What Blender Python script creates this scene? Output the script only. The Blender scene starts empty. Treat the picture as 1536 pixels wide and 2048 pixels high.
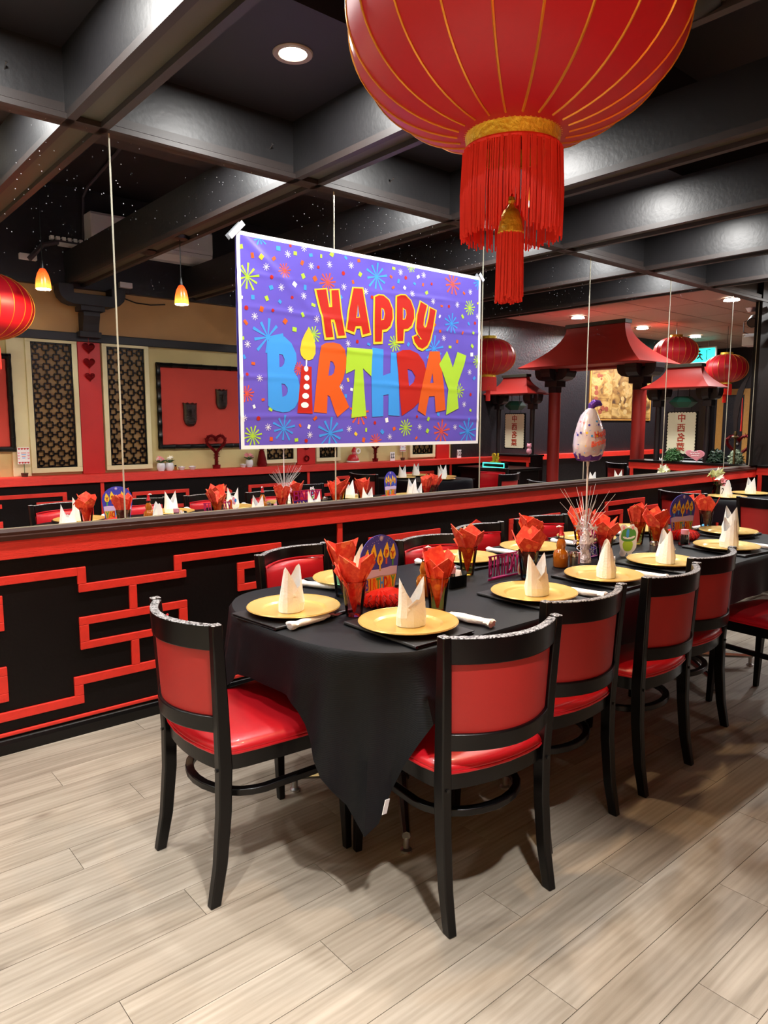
import bpy, bmesh, math, random, json
from math import sin, cos, pi, radians, sqrt, atan2
from mathutils import Vector, Matrix, geometry

sc = bpy.context.scene
COL = sc.collection
rnd = random.Random(7)

# ------------------------------------------------------------------ camera
cam_d = bpy.data.cameras.new('camera'); cam = bpy.data.objects.new('camera', cam_d); COL.objects.link(cam)
YAW, PITCH, ROLL, FPX = radians(40.443), radians(7.0815), radians(0.0887), 1436.1
_F = Vector((sin(YAW)*cos(PITCH), cos(YAW)*cos(PITCH), -sin(PITCH)))
_R = Vector((cos(YAW), -sin(YAW), 0)); _U = _R.cross(_F)
_R2 = cos(ROLL)*_R + sin(ROLL)*_U; _U2 = -sin(ROLL)*_R + cos(ROLL)*_U
cam.matrix_world = Matrix(((_R2.x, _U2.x, -_F.x, 0), (_R2.y, _U2.y, -_F.y, -3.301), (_R2.z, _U2.z, -_F.z, 1.42), (0, 0, 0, 1)))
cam_d.sensor_fit = 'HORIZONTAL'; cam_d.sensor_width = 36; cam_d.lens = FPX/1536*36
cam_d.clip_start = 0.05; cam_d.clip_end = 60
sc.camera = cam

# ------------------------------------------------------------------ world, exposure
w = bpy.data.worlds.new('world'); sc.world = w; w.use_nodes = True
w.node_tree.nodes['Background'].inputs[0].default_value = (0.9, 0.95, 1.0, 1)
w.node_tree.nodes['Background'].inputs[1].default_value = 0.1
vs = sc.view_settings
sc.display_settings.display_device = 'sRGB'
vs.view_transform = 'Standard'; vs.look = 'None'; vs.gamma = 1; vs.use_curve_mapping = False
vs.exposure = 0.22

# downlights of the dining nook: a row in the soffit along the mirror, plus fill lamps added out of view near the yellow wall
SOFFIT_LAMPS = [(-1.6, -0.61), (-0.46, -0.61), (0.66, -0.61), (1.79, -0.61), (2.88, -0.61), (4.02, -0.61), (5.14, -0.61), (6.22, -0.61)]
HIGH_FILL_LAMPS = [(-1.7, -2.5), (-0.5, -2.9), (0.7, -3.3)]
HALL_AND_FILL_LAMPS = [(9.04, -3.0), (10.8, -3.0), (12.56, -3.0), (9.18, -0.87), (7.5, -0.92), (7.5, -3.31)]  # last two added, hidden behind the last beam, to brighten the pagoda signs
P_SOFFIT, P_HIGH, P_HALL, P_PENDANT = 22, 55, 70, 11
def area(name, x, y, z, p, r, col=(1, 0.985, 0.96), spread=180):
    l = bpy.data.lights.new(name, 'AREA'); l.shape = 'DISK'; l.size = r*2; l.energy = p; l.color = col; l.spread = radians(spread)
    o = bpy.data.objects.new(name, l); o.location = (x, y, z); COL.objects.link(o); return o
for x, y in SOFFIT_LAMPS: area('downlight_glow', x, y, 2.935, P_SOFFIT, 0.06)
for x, y in HIGH_FILL_LAMPS: area('high_fill_glow', x, y, 3.525, P_HIGH, 0.08, spread=105)
for i, (x, y) in enumerate(HALL_AND_FILL_LAMPS): area('hall_and_fill_glow', x, y, 2.925, P_HALL if i < 4 else 16, 0.09, spread=170 if i < 4 else 100)

# ------------------------------------------------------------------ materials
def lin(c):
    if isinstance(c, str):
        c = [int(c[i:i+2], 16)/255 for i in (1, 3, 5)]
    return tuple((v/12.92 if v <= 0.04045 else ((v+0.055)/1.055)**2.4) for v in c) + (1,)
MATS = {}
def mat(name, col, rough=0.5, metal=0.0, spec=0.5, var=0.0, vscale=20, bump=0.0, bscale=200, coat=0.0, emit=None, estr=0, sheen=0, stretch=None, sub=0):
    m = bpy.data.materials.new(name); m.use_nodes = True; MATS[name] = m
    nt = m.node_tree; b = nt.nodes['Principled BSDF']
    c = lin(col)
    b.inputs['Base Color'].default_value = c; b.inputs['Roughness'].default_value = rough
    b.inputs['Metallic'].default_value = metal; b.inputs['Specular IOR Level'].default_value = spec
    b.inputs['Coat Weight'].default_value = coat
    if sheen: b.inputs['Sheen Weight'].default_value = sheen
    if emit:
        b.inputs['Emission Color'].default_value = lin(emit); b.inputs['Emission Strength'].default_value = estr
    tc = nt.nodes.new('ShaderNodeTexCoord'); src = tc.outputs['Object']
    if stretch:
        mp = nt.nodes.new('ShaderNodeMapping'); mp.inputs['Scale'].default_value = stretch
        nt.links.new(src, mp.inputs[0]); src = mp.outputs[0]
    if var:
        n = nt.nodes.new('ShaderNodeTexNoise'); n.inputs['Scale'].default_value = vscale; n.inputs['Detail'].default_value = 4
        nt.links.new(src, n.inputs['Vector'])
        mx = nt.nodes.new('ShaderNodeMix'); mx.data_type = 'RGBA'
        mx.inputs['A'].default_value = tuple(max(0, v*(1-var)) for v in c[:3])+(1,)
        mx.inputs['B'].default_value = tuple(min(1, v*(1+var)) for v in c[:3])+(1,)
        nt.links.new(n.outputs['Fac'], mx.inputs['Factor']); nt.links.new(mx.outputs['Result'], b.inputs['Base Color'])
    if bump:
        n2 = nt.nodes.new('ShaderNodeTexNoise'); n2.inputs['Scale'].default_value = bscale; n2.inputs['Detail'].default_value = 3
        nt.links.new(src, n2.inputs['Vector'])
        bp = nt.nodes.new('ShaderNodeBump'); bp.inputs['Strength'].default_value = bump; bp.inputs['Distance'].default_value = 0.01
        nt.links.new(n2.outputs['Fac'], bp.inputs['Height']); nt.links.new(bp.outputs['Normal'], b.inputs['Normal'])
    return m
def ramp(nt, fac, stops):
    r = nt.nodes.new('ShaderNodeValToRGB')
    while len(r.color_ramp.elements) < len(stops): r.color_ramp.elements.new(0.5)
    for e, (p, c) in zip(r.color_ramp.elements, stops):
        e.position = p; e.color = c if len(c) == 4 else tuple(c)+(1,)
    nt.links.new(fac, r.inputs[0]); return r.outputs[0]

black_wall = mat('black_wall_paint', '#0d0808', 0.42, spec=0.2, var=0.35, vscale=5, bump=0.12, bscale=60)
beam_paint = mat('black_beam_paint', '#19181a', 0.45, var=0.2, vscale=6, bump=0.1, bscale=35)
beam_edge = mat('brown_black_beam_edge', '#2b2321', 0.5, var=0.2, vscale=9)
beam_inset = mat('olive_black_inset', '#4a4738', 0.5, var=0.15, vscale=7)
ceil_paint = mat('black_ceiling_paint', '#1d191d', 0.55, var=0.2, vscale=4)
red_trim = mat('red_painted_wood', '#d52d20', 0.42, var=0.25, vscale=14, bump=0.25, bscale=50, stretch=(1, 1, 9))
red_bar = mat('red_painted_bar', '#d42d20', 0.45, var=0.22, vscale=18, bump=0.15, bscale=60)
brown_wood = mat('dark_brown_wood', '#33160c', 0.45, spec=0.35, var=0.4, vscale=20, stretch=(1, 8, 8))
black_wood = mat('black_lacquered_wood', '#050405', 0.32, spec=0.3, coat=0.06, bump=0.03, bscale=80)
chair_red = mat('red_vinyl', '#bd1320', 0.34, coat=0.2, bump=0.05, bscale=300, var=0.06, vscale=6)
chair_back_red = mat('red_vinyl_back', '#a6231f', 0.5, var=0.05, vscale=8, bump=0.05, bscale=400)
chrome = mat('chrome', '#b9b6b0', 0.22, metal=1)
steel = mat('brushed_steel', '#c9c9cb', 0.3, metal=1)
gold_plate = mat('gold_charger', '#e6c473', 0.3, metal=0.4, var=0.06, vscale=30)
gold_foil = mat('gold_foil', '#f6c63c', 0.32, metal=0.3, bump=0.5, bscale=90, var=0.3, vscale=60)
gold_line = mat('gold_thread', '#d98f2f', 0.35, metal=0.6)
lantern_red = mat('red_lantern_cloth', '#b31422', 0.42, bump=0.04, bscale=900, spec=0.4)
fringe_red = mat('red_fringe', '#e2281a', 0.6)
paper_white = mat('white_paper_napkin', '#fbfbfa', 0.85, bump=0.25, bscale=120)
cloth_white = mat('white_cloth', '#eeeae6', 0.9)
menu_black = mat('black_leatherette', '#111113', 0.45, bump=0.1, bscale=300)
cream = mat('cream_painted_wood', '#ddd4a9', 0.6, var=0.08, vscale=8)
cream_wall = mat('pale_yellow_wall', '#cdbd84', 0.7, var=0.1, vscale=6, bump=0.05, bscale=60)
upper_wall = mat('cream_upper_wall_warm_lit', '#b98a52', 0.55, var=0.12, vscale=5)  # cream wall with the pendants' orange glow put into its colour
pilaster_red = mat('red_pilaster', '#c01c18', 0.45, var=0.08, vscale=8)
panel_red = mat('matte_red_panel', '#c23a2a', 0.7, var=0.06, vscale=10)
glitter_red = mat('red_tinsel', '#7d0610', 0.25, metal=0.75, bump=1.0, bscale=160, var=0.7, vscale=150)
tile_mat = mat('brown_ceiling_tile', '#b39a8d', 0.6, var=0.05, vscale=12, bump=0.1, bscale=150)
tile_grid = mat('dark_tile_grid', '#5d3c30', 0.6)
white_plastic = mat('white_plastic', '#d8d2d0', 0.4)
dark_wall = mat('dark_hall_wall', '#211d21', 0.35, var=0.15, vscale=4, bump=0.3, bscale=35)
gold_wood = mat('golden_pine', '#b9843f', 0.5, var=0.2, vscale=20)
gate_red = mat('red_gate_paint', '#95211a', 0.45, var=0.06, vscale=6)
gate_dark = mat('dark_bracket_paint', '#1c1316', 0.45)
green_paint = mat('green_paint', '#1f5a48', 0.5)
olive_ridge = mat('olive_ridge', '#35342a', 0.5)
ivory = mat('ivory_board', '#e8e0bf', 0.7)
char_red = mat('red_lettering', '#b3351f', 0.6)
leaf = mat('green_leaf', '#2e5a26', 0.6, var=0.4, vscale=40)
leaf_dark = mat('dark_green_leaf', '#14331c', 0.6, var=0.4, vscale=40)
leaf_pale = mat('frosted_leaf', '#8d9c7d', 0.6, var=0.3, vscale=40)
pink = mat('pink_petal', '#e08a92', 0.7, var=0.2, vscale=60)
petal = mat('white_petal', '#f0ead9', 0.7, var=0.08, vscale=60)
lime_petal = mat('lime_petal', '#dbe7a3', 0.7, var=0.1, vscale=60)
pot_white = mat('white_ceramic', '#d9d7dc', 0.3)
wood_brown = mat('brown_wood', '#4a2f20', 0.5, var=0.2, vscale=30)
mask_mat = mat('dark_carved_wood', '#1f1411', 0.22, bump=0.6, bscale=60, coat=0.4)
tape_mat = mat('clear_tape', '#b9bcc2', 0.15)
white_print = mat('white_print', '#f2f2f4', 0.45)
purple_card = mat('purple_card', '#3b3aa6', 0.5, var=0.1, vscale=20)
lilac = mat('lilac_print', '#d3bde0', 0.5)
yellow_p = mat('yellow_print', '#f0c62a', 0.5)
red_p = mat('red_print', '#b81d0f', 0.45)
orange_p = mat('orange_print', '#da5a14', 0.45)
lime_p = mat('lime_print', '#aad636', 0.45)
blue_p = mat('blue_print', '#3a97ea', 0.45)
coral_p = mat('coral_print', '#d9523a', 0.45)
green_p = mat('green_print', '#4f9a3f', 0.5)
pink_p = mat('pink_print', '#ef9fb0', 0.5)
honey_red = mat('red_tissue', '#e0261b', 0.7); honey_shade = mat('red_tissue_shade', '#7c0d0a', 0.8)
foil_magenta = mat('magenta_foil', '#b3226f', 0.3, metal=0.5)
foil_purple = mat('purple_foil', '#4d2f93', 0.3, metal=0.5)
foil_white = mat('iridescent_foil', '#e6dfe6', 0.25, metal=0.3, bump=0.8, bscale=60)
balloon_mat = mat('printed_foil_balloon', '#d8d2e2', 0.2, metal=0.35, bump=0.5, bscale=14)
balloon_purple = mat('purple_foil_edge', '#5d3aa0', 0.25, metal=0.5, bump=0.5, bscale=40)
sauce = mat('orange_sauce', '#a85a0a', 0.15, coat=1)
cap_red = mat('red_cap', '#c81f2a', 0.35)
soy = mat('soy_black', '#0d0606', 0.15, coat=1)
black_plastic = mat('black_plastic', '#0b0b0c', 0.35)
cable_mat = mat('grey_conduit', '#4a4248', 0.5)
beige_plastic = mat('beige_plastic', '#b58a72', 0.5)
lamp_lens = mat('lamp_lens', '#ffffff', 0.5, emit='#fff3da', estr=45)
lamp_ring = mat('lamp_ring', '#a08f84', 0.4, metal=0.3)
neon = mat('teal_neon', '#40ffd0', 0.4, emit='#3affd0', estr=4)
exit_em = mat('exit_sign_face', '#35e0c8', 0.4, emit='#2fe0c8', estr=1.6)
pend_base = mat('pendant_mouth', '#ffffff', 0.4, emit='#fff2d8', estr=22)

def pendant_shade_mat():
    m = mat('orange_glass_shade', '#e0461a', 0.25, coat=0.4)
    nt = m.node_tree; b = nt.nodes['Principled BSDF']
    tc = nt.nodes.new('ShaderNodeTexCoord'); sx = nt.nodes.new('ShaderNodeSeparateXYZ'); nt.links.new(tc.outputs['Object'], sx.inputs[0])
    n = nt.nodes.new('ShaderNodeTexNoise'); n.inputs['Scale'].default_value = 90; nt.links.new(tc.outputs['Object'], n.inputs['Vector'])
    ma = nt.nodes.new('ShaderNodeMath'); ma.operation = 'MULTIPLY_ADD'; ma.inputs[1].default_value = -7.0; ma.inputs[2].default_value = 0.75
    nt.links.new(sx.outputs['Z'], ma.inputs[0])
    mb = nt.nodes.new('ShaderNodeMath'); mb.operation = 'MULTIPLY_ADD'; mb.inputs[1].default_value = 0.35
    nt.links.new(n.outputs['Fac'], mb.inputs[0]); nt.links.new(ma.outputs[0], mb.inputs[2])
    c = ramp(nt, mb.outputs[0], [(0.1, (0.45, 0.03, 0.005)), (0.5, (1.0, 0.12, 0.015)), (0.95, (1.0, 0.5, 0.06))])
    nt.links.new(c, b.inputs['Emission Color']); b.inputs['Emission Strength'].default_value = 2.6
    return m
shade_mat = pendant_shade_mat()

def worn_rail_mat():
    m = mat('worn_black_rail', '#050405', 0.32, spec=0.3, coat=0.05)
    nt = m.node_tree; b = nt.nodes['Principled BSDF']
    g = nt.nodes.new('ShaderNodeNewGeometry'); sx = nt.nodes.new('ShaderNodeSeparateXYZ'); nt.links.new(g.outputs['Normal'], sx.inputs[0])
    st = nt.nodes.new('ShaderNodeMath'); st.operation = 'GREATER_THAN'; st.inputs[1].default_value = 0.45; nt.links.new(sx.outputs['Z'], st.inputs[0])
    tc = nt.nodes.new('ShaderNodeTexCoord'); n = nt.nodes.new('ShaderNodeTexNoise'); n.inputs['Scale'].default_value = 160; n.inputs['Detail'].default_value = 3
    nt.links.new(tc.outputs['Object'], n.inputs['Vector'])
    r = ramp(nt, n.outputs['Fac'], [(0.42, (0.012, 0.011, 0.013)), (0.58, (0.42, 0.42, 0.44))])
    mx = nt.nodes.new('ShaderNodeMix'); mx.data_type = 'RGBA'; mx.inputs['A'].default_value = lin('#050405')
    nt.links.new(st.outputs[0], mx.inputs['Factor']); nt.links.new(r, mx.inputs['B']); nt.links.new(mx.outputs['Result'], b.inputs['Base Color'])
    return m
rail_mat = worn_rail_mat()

def plank_mat(name, tiled):
    m = mat(name, '#a6937a', 0.42, spec=0.35)
    nt = m.node_tree; b = nt.nodes['Principled BSDF']
    tc = nt.nodes.new('ShaderNodeTexCoord'); oi = nt.nodes.new('ShaderNodeObjectInfo')
    add = nt.nodes.new('ShaderNodeVectorMath'); add.operation = 'ADD'
    cm = nt.nodes.new('ShaderNodeCombineXYZ')
    mu = nt.nodes.new('ShaderNodeMath'); mu.operation = 'MULTIPLY'; mu.inputs[1].default_value = 37.0
    nt.links.new(oi.outputs['Random'], mu.inputs[0]); nt.links.new(mu.outputs[0], cm.inputs[0]); nt.links.new(mu.outputs[0], cm.inputs[1])
    nt.links.new(tc.outputs['Object'], add.inputs[0]); nt.links.new(cm.outputs[0], add.inputs[1])
    mp = nt.nodes.new('ShaderNodeMapping'); mp.inputs['Scale'].default_value = (0.75, 10, 1); nt.links.new(add.outputs[0], mp.inputs[0])
    n1 = nt.nodes.new('ShaderNodeTexNoise'); n1.inputs['Scale'].default_value = 2.2; n1.inputs['Detail'].default_value = 5; n1.inputs['Distortion'].default_value = 0.6
    nt.links.new(mp.outputs[0], n1.inputs['Vector'])
    n2 = nt.nodes.new('ShaderNodeTexWave'); n2.wave_type = 'BANDS'; n2.bands_direction = 'Y'; n2.inputs['Scale'].default_value = 1.6
    n2.inputs['Distortion'].default_value = 5; n2.inputs['Detail'].default_value = 3; n2.inputs['Detail Scale'].default_value = 1.4
    nt.links.new(mp.outputs[0], n2.inputs['Vector'])
    mx = nt.nodes.new('ShaderNodeMath'); mx.operation = 'MULTIPLY_ADD'; mx.inputs[1].default_value = 0.08
    nt.links.new(n2.outputs['Fac'], mx.inputs[0])
    s = nt.nodes.new('ShaderNodeMath'); s.operation = 'MULTIPLY'; s.inputs[1].default_value = 0.74; nt.links.new(n1.outputs['Fac'], s.inputs[0]); nt.links.new(s.outputs[0], mx.inputs[2])
    n3 = nt.nodes.new('ShaderNodeTexNoise'); n3.inputs['Scale'].default_value = 9; n3.inputs['Detail'].default_value = 6; n3.inputs['Roughness'].default_value = 0.7
    mp3 = nt.nodes.new('ShaderNodeMapping'); mp3.inputs['Scale'].default_value = (0.9, 14, 1); nt.links.new(add.outputs[0], mp3.inputs[0]); nt.links.new(mp3.outputs[0], n3.inputs['Vector'])
    m3 = nt.nodes.new('ShaderNodeMath'); m3.operation = 'MULTIPLY_ADD'; m3.inputs[1].default_value = 0.22; nt.links.new(n3.outputs['Fac'], m3.inputs[0]); nt.links.new(mx.outputs[0], m3.inputs[2]); mx = m3
    col = ramp(nt, mx.outputs[0], [(0.22, lin('#6a6053')), (0.42, lin('#877d6f')), (0.62, lin('#9c9284')), (0.85, lin('#aca294'))])
    # knots
    vo = nt.nodes.new('ShaderNodeTexVoronoi'); vo.inputs['Scale'].default_value = 1.0
    mp2 = nt.nodes.new('ShaderNodeMapping'); mp2.inputs['Scale'].default_value = (2.0, 5.0, 1); nt.links.new(add.outputs[0], mp2.inputs[0]); nt.links.new(mp2.outputs[0], vo.inputs['Vector'])
    kn = ramp(nt, vo.outputs['Distance'], [(0.02, (0.28, 0.23, 0.2)), (0.075, (0.75, 0.72, 0.7)), (0.13, (1, 1, 1))])
    mk = nt.nodes.new('ShaderNodeMix'); mk.data_type = 'RGBA'; mk.blend_type = 'MULTIPLY'; mk.inputs['Factor'].default_value = 0.7
    nt.links.new(col, mk.inputs['A']); nt.links.new(kn, mk.inputs['B'])
    hv = nt.nodes.new('ShaderNodeHueSaturation'); nt.links.new(mk.outputs['Result'], hv.inputs['Color'])
    v = nt.nodes.new('ShaderNodeMapRange'); v.inputs['To Min'].default_value = 0.92; v.inputs['To Max'].default_value = 1.07
    nt.links.new(oi.outputs['Random'], v.inputs['Value']); nt.links.new(v.outputs[0], hv.inputs['Value'])
    out = hv.outputs['Color']
    nt.links.new(out, b.inputs['Base Color'])
    bp = nt.nodes.new('ShaderNodeBump'); bp.inputs['Strength'].default_value = 0.12; bp.inputs['Distance'].default_value = 0.004
    nt.links.new(mx.outputs[0], bp.inputs['Height']); nt.links.new(bp.outputs[0], b.inputs['Normal'])
    return m
plank_m = plank_mat('grey_oak_plank', False)

def cloth_mat():
    m = mat('black_herringbone_cloth', '#05080f', 0.55, spec=0.25)
    nt = m.node_tree; b = nt.nodes['Principled BSDF']
    tc = nt.nodes.new('ShaderNodeTexCoord')
    wv = nt.nodes.new('ShaderNodeTexWave'); wv.bands_direction = 'DIAGONAL'; wv.inputs['Scale'].default_value = 95; wv.inputs['Distortion'].default_value = 5; wv.inputs['Detail Scale'].default_value = 0.35
    nt.links.new(tc.outputs['Object'], wv.inputs['Vector'])
    bp = nt.nodes.new('ShaderNodeBump'); bp.inputs['Strength'].default_value = 0.2; bp.inputs['Distance'].default_value = 0.0015
    nt.links.new(wv.outputs['Fac'], bp.inputs['Height']); nt.links.new(bp.outputs[0], b.inputs['Normal'])
    return m
cloth_m = cloth_mat()

def mirror_mat():
    m = mat('mirror_glass', '#f3f5f7', 0.0, metal=1)
    nt = m.node_tree; b = nt.nodes['Principled BSDF']; out = nt.nodes['Material Output']
    g = nt.nodes.new('ShaderNodeNewGeometry')
    vo = nt.nodes.new('ShaderNodeTexVoronoi'); vo.inputs['Scale'].default_value = 42; vo.inputs['Randomness'].default_value = 1
    nt.links.new(g.outputs['Position'], vo.inputs['Vector'])
    sp = ramp(nt, vo.outputs['Distance'], [(0.06, (1, 1, 1)), (0.11, (0, 0, 0))])
    no = nt.nodes.new('ShaderNodeTexNoise'); no.inputs['Scale'].default_value = 3.0; nt.links.new(g.outputs['Position'], no.inputs['Vector'])
    nr = ramp(nt, no.outputs['Fac'], [(0.44, (0, 0, 0)), (0.6, (1, 1, 1))])
    sx = nt.nodes.new('ShaderNodeSeparateXYZ'); nt.links.new(g.outputs['Position'], sx.inputs[0])
    hz = nt.nodes.new('ShaderNodeMapRange'); hz.inputs['From Min'].default_value = 1.9; hz.inputs['From Max'].default_value = 2.6; nt.links.new(sx.outputs['Z'], hz.inputs['Value'])
    a = nt.nodes.new('ShaderNodeMath'); a.operation = 'MULTIPLY'; nt.links.new(sp, a.inputs[0]); nt.links.new(nr, a.inputs[1])
    c = nt.nodes.new('ShaderNodeMath'); c.operation = 'MULTIPLY'; nt.links.new(a.outputs[0], c.inputs[0]); nt.links.new(hz.outputs[0], c.inputs[1])
    d = nt.nodes.new('ShaderNodeBsdfDiffuse'); d.inputs[0].default_value = (0.6, 0.62, 0.65, 1)
    ms = nt.nodes.new('ShaderNodeMixShader'); nt.links.new(c.outputs[0], ms.inputs[0]); nt.links.new(b.outputs[0], ms.inputs[1]); nt.links.new(d.outputs[0], ms.inputs[2])
    nt.links.new(ms.outputs[0], out.inputs[0])
    return m
mirror_m = mirror_mat()
seam_m = mat('mirror_bevel_edge', '#c9c8b6', 0.25, metal=0.4)

def tint_glass(name, col, alpha=0.75):
    m = bpy.data.materials.new(name); m.use_nodes = True; nt = m.node_tree
    for n in list(nt.nodes):
        if n.type != 'OUTPUT_MATERIAL': nt.nodes.remove(n)
    t = nt.nodes.new('ShaderNodeBsdfTransparent'); t.inputs[0].default_value = lin(col)
    g = nt.nodes.new('ShaderNodeBsdfGlossy'); g.inputs['Roughness'].default_value = 0.05
    f = nt.nodes.new('ShaderNodeFresnel'); f.inputs[0].default_value = 1.45
    mx = nt.nodes.new('ShaderNodeMixShader'); nt.links.new(f.outputs[0], mx.inputs[0]); nt.links.new(t.outputs[0], mx.inputs[1]); nt.links.new(g.outputs[0], mx.inputs[2])
    nt.links.new(mx.outputs[0], nt.nodes['Material Output'].inputs[0]); return m
glass_red = tint_glass('rose_acrylic', '#f6bcc6'); glass_blue = tint_glass('blue_acrylic', '#a4d8ee'); glass_yellow = tint_glass('lime_acrylic', '#f7f4ae')
glass_clear = tint_glass('clear_acrylic', '#fbfcfd'); glass_orange = tint_glass('orange_acrylic', '#f8d79a')

def napkin_red_mat():
    m = mat('red_patterned_napkin', '#e2301c', 0.75)
    nt = m.node_tree; b = nt.nodes['Principled BSDF']
    tc = nt.nodes.new('ShaderNodeTexCoord')
    vo = nt.nodes.new('ShaderNodeTexVoronoi'); vo.inputs['Scale'].default_value = 24; nt.links.new(tc.outputs['Object'], vo.inputs['Vector'])
    c1 = ramp(nt, vo.outputs['Distance'], [(0.28, (0.95, 0.28, 0.09)), (0.32, (0.72, 0.045, 0.02))])
    n = nt.nodes.new('ShaderNodeTexNoise'); n.inputs['Scale'].default_value = 60; n.inputs['Detail'].default_value = 4; nt.links.new(tc.outputs['Object'], n.inputs['Vector'])
    c2 = ramp(nt, n.outputs['Fac'], [(0.47, (0.72, 0.045, 0.02)), (0.56, (0.9, 0.13, 0.05))])
    mx = nt.nodes.new('ShaderNodeMix'); mx.data_type = 'RGBA'; mx.inputs['Factor'].default_value = 0.5
    nt.links.new(c1, mx.inputs['A']); nt.links.new(c2, mx.inputs['B']); nt.links.new(mx.outputs['Result'], b.inputs['Base Color'])
    return m
napkin_red = napkin_red_mat()

def banner_mat():
    m = mat('violet_plastic_banner', '#6658c4', 0.32, coat=0.25)
    nt = m.node_tree; b = nt.nodes['Principled BSDF']
    tc = nt.nodes.new('ShaderNodeTexCoord')
    n = nt.nodes.new('ShaderNodeTexNoise'); n.inputs['Scale'].default_value = 4; n.inputs['Detail'].default_value = 2; nt.links.new(tc.outputs['Object'], n.inputs['Vector'])
    bp = nt.nodes.new('ShaderNodeBump'); bp.inputs['Strength'].default_value = 0.25; bp.inputs['Distance'].default_value = 0.03
    nt.links.new(n.outputs['Fac'], bp.inputs['Height']); nt.links.new(bp.outputs[0], b.inputs['Normal'])
    return m
banner_m = banner_mat()

# ------------------------------------------------------------------ mesh helpers
class MB:
    def __init__(s): s.v = []; s.f = []; s.m = []
    def add(s, vs, fs, mi=0):
        o = len(s.v); s.v += [tuple(p) for p in vs]; s.f += [tuple(i+o for i in f) for f in fs]; s.m += [mi]*len(fs); return s
    def box(s, x0, x1, y0, y1, z0, z1, mi=0):
        return s.add([(x0,y0,z0),(x1,y0,z0),(x1,y1,z0),(x0,y1,z0),(x0,y0,z1),(x1,y0,z1),(x1,y1,z1),(x0,y1,z1)],
                     [(0,3,2,1),(4,5,6,7),(0,1,5,4),(1,2,6,5),(2,3,7,6),(3,0,4,7)], mi)
    def cbox(s, c, d, mi=0): return s.box(c[0]-d[0]/2, c[0]+d[0]/2, c[1]-d[1]/2, c[1]+d[1]/2, c[2]-d[2]/2, c[2]+d[2]/2, mi)
    def loft(s, rings, caps=True, closed=True, mi=0):
        n = len(rings[0]); fs = []
        for k in range(len(rings)-1):
            for i in range(n if closed else n-1):
                j = (i+1) % n; fs.append((k*n+i, k*n+j, (k+1)*n+j, (k+1)*n+i))
        if caps:
            fs.append(tuple(reversed(range(n)))); fs.append(tuple((len(rings)-1)*n+i for i in range(n)))
        return s.add([p for r in rings for p in r], fs, mi)
    def lathe(s, prof, n=24, c=(0,0,0), caps=True, mi=0, mod=None):
        rings = []
        for r, z in prof:
            rings.append([(c[0]+r*(mod(2*pi*i/n) if mod else 1)*cos(2*pi*i/n), c[1]+r*(mod(2*pi*i/n) if mod else 1)*sin(2*pi*i/n), c[2]+z) for i in range(n)])
        return s.loft(rings, caps, True, mi)
    def cyl(s, p0, p1, r0, r1=None, n=10, mi=0, caps=True):
        return s.tube([p0, p1], [r0, r0 if r1 is None else r1], n, mi, caps)
    def tube(s, pts, r, n=8, mi=0, caps=True, closed=False):
        P = [Vector(p) for p in pts]; m = len(P); rr = r if isinstance(r, (list, tuple)) else [r]*m
        T = []
        for i in range(m):
            a = P[(i-1) % m] if (closed or i > 0) else P[i]; b = P[(i+1) % m] if (closed or i < m-1) else P[i]
            d = (b-a); T.append(d.normalized() if d.length > 1e-9 else Vector((0,0,1)))
        up = Vector((0,0,1)) if abs(T[0].z) < 0.9 else Vector((1,0,0))
        N = T[0].cross(up).normalized(); rings = []
        for i in range(m):
            N = (N - T[i]*N.dot(T[i])).normalized(); B = T[i].cross(N)
            rings.append([tuple(P[i]+rr[i]*(cos(2*pi*k/n)*N+sin(2*pi*k/n)*B)) for k in range(n)])
        if closed: rings.append(rings[0])
        return s.loft(rings, caps and not closed, True, mi)
    def prism(s, poly, f0, f1, mi=0):
        """poly: 2d points; f0/f1 map (u,v) to 3d for the two faces"""
        n = len(poly); vs = [f0(u, v) for u, v in poly]+[f1(u, v) for u, v in poly]
        fs = [tuple(range(n)), tuple(reversed(range(n, 2*n)))]+[(i, i+n, (i+1) % n+n, (i+1) % n) for i in range(n)]
        return s.add(vs, fs, mi)
    def sphere(s, c, r, n=12, m=8, mi=0, sc3=(1,1,1)):
        prof = [(max(1e-4, sin(pi*k/m)), -cos(pi*k/m)) for k in range(m+1)]
        rings = [[(c[0]+sc3[0]*r*p*cos(2*pi*i/n), c[1]+sc3[1]*r*p*sin(2*pi*i/n), c[2]+sc3[2]*r*z) for i in range(n)] for p, z in prof]
        return s.loft(rings, True, True, mi)
    def mesh(s, name, mats, smooth=35):
        me = bpy.data.meshes.new(name); me.from_pydata(s.v, [], s.f)
        for m in (mats if isinstance(mats, (list, tuple)) else [mats]): me.materials.append(m)
        if isinstance(mats, (list, tuple)) and len(mats) > 1: me.polygons.foreach_set('material_index', s.m)
        bm = bmesh.new(); bm.from_mesh(me); bmesh.ops.recalc_face_normals(bm, faces=bm.faces); bm.to_mesh(me); bm.free()
        if smooth: me.shade_smooth(); me.set_sharp_from_angle(angle=radians(smooth))
        return me
    def build(s, name, mats, parent=None, smooth=35, bevel=0, loc=None, rot=None):
        return mk(name, s.mesh(name, mats, smooth), parent, bevel, loc, rot)
def mk(name, me, parent=None, bevel=0, loc=None, rot=None):
    o = bpy.data.objects.new(name, me); COL.objects.link(o)
    if parent: o.parent = parent
    if bevel:
        b = o.modifiers.new('bevel', 'BEVEL'); b.width = bevel; b.segments = 2; b.limit_method = 'ANGLE'; b.angle_limit = radians(40)
    if loc: o.location = loc
    if rot: o.rotation_euler = rot
    return o
def tag(o, label, cat, group=None):
    o['label'] = label; o['category'] = cat
    if group: o['group'] = group
    return o
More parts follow.
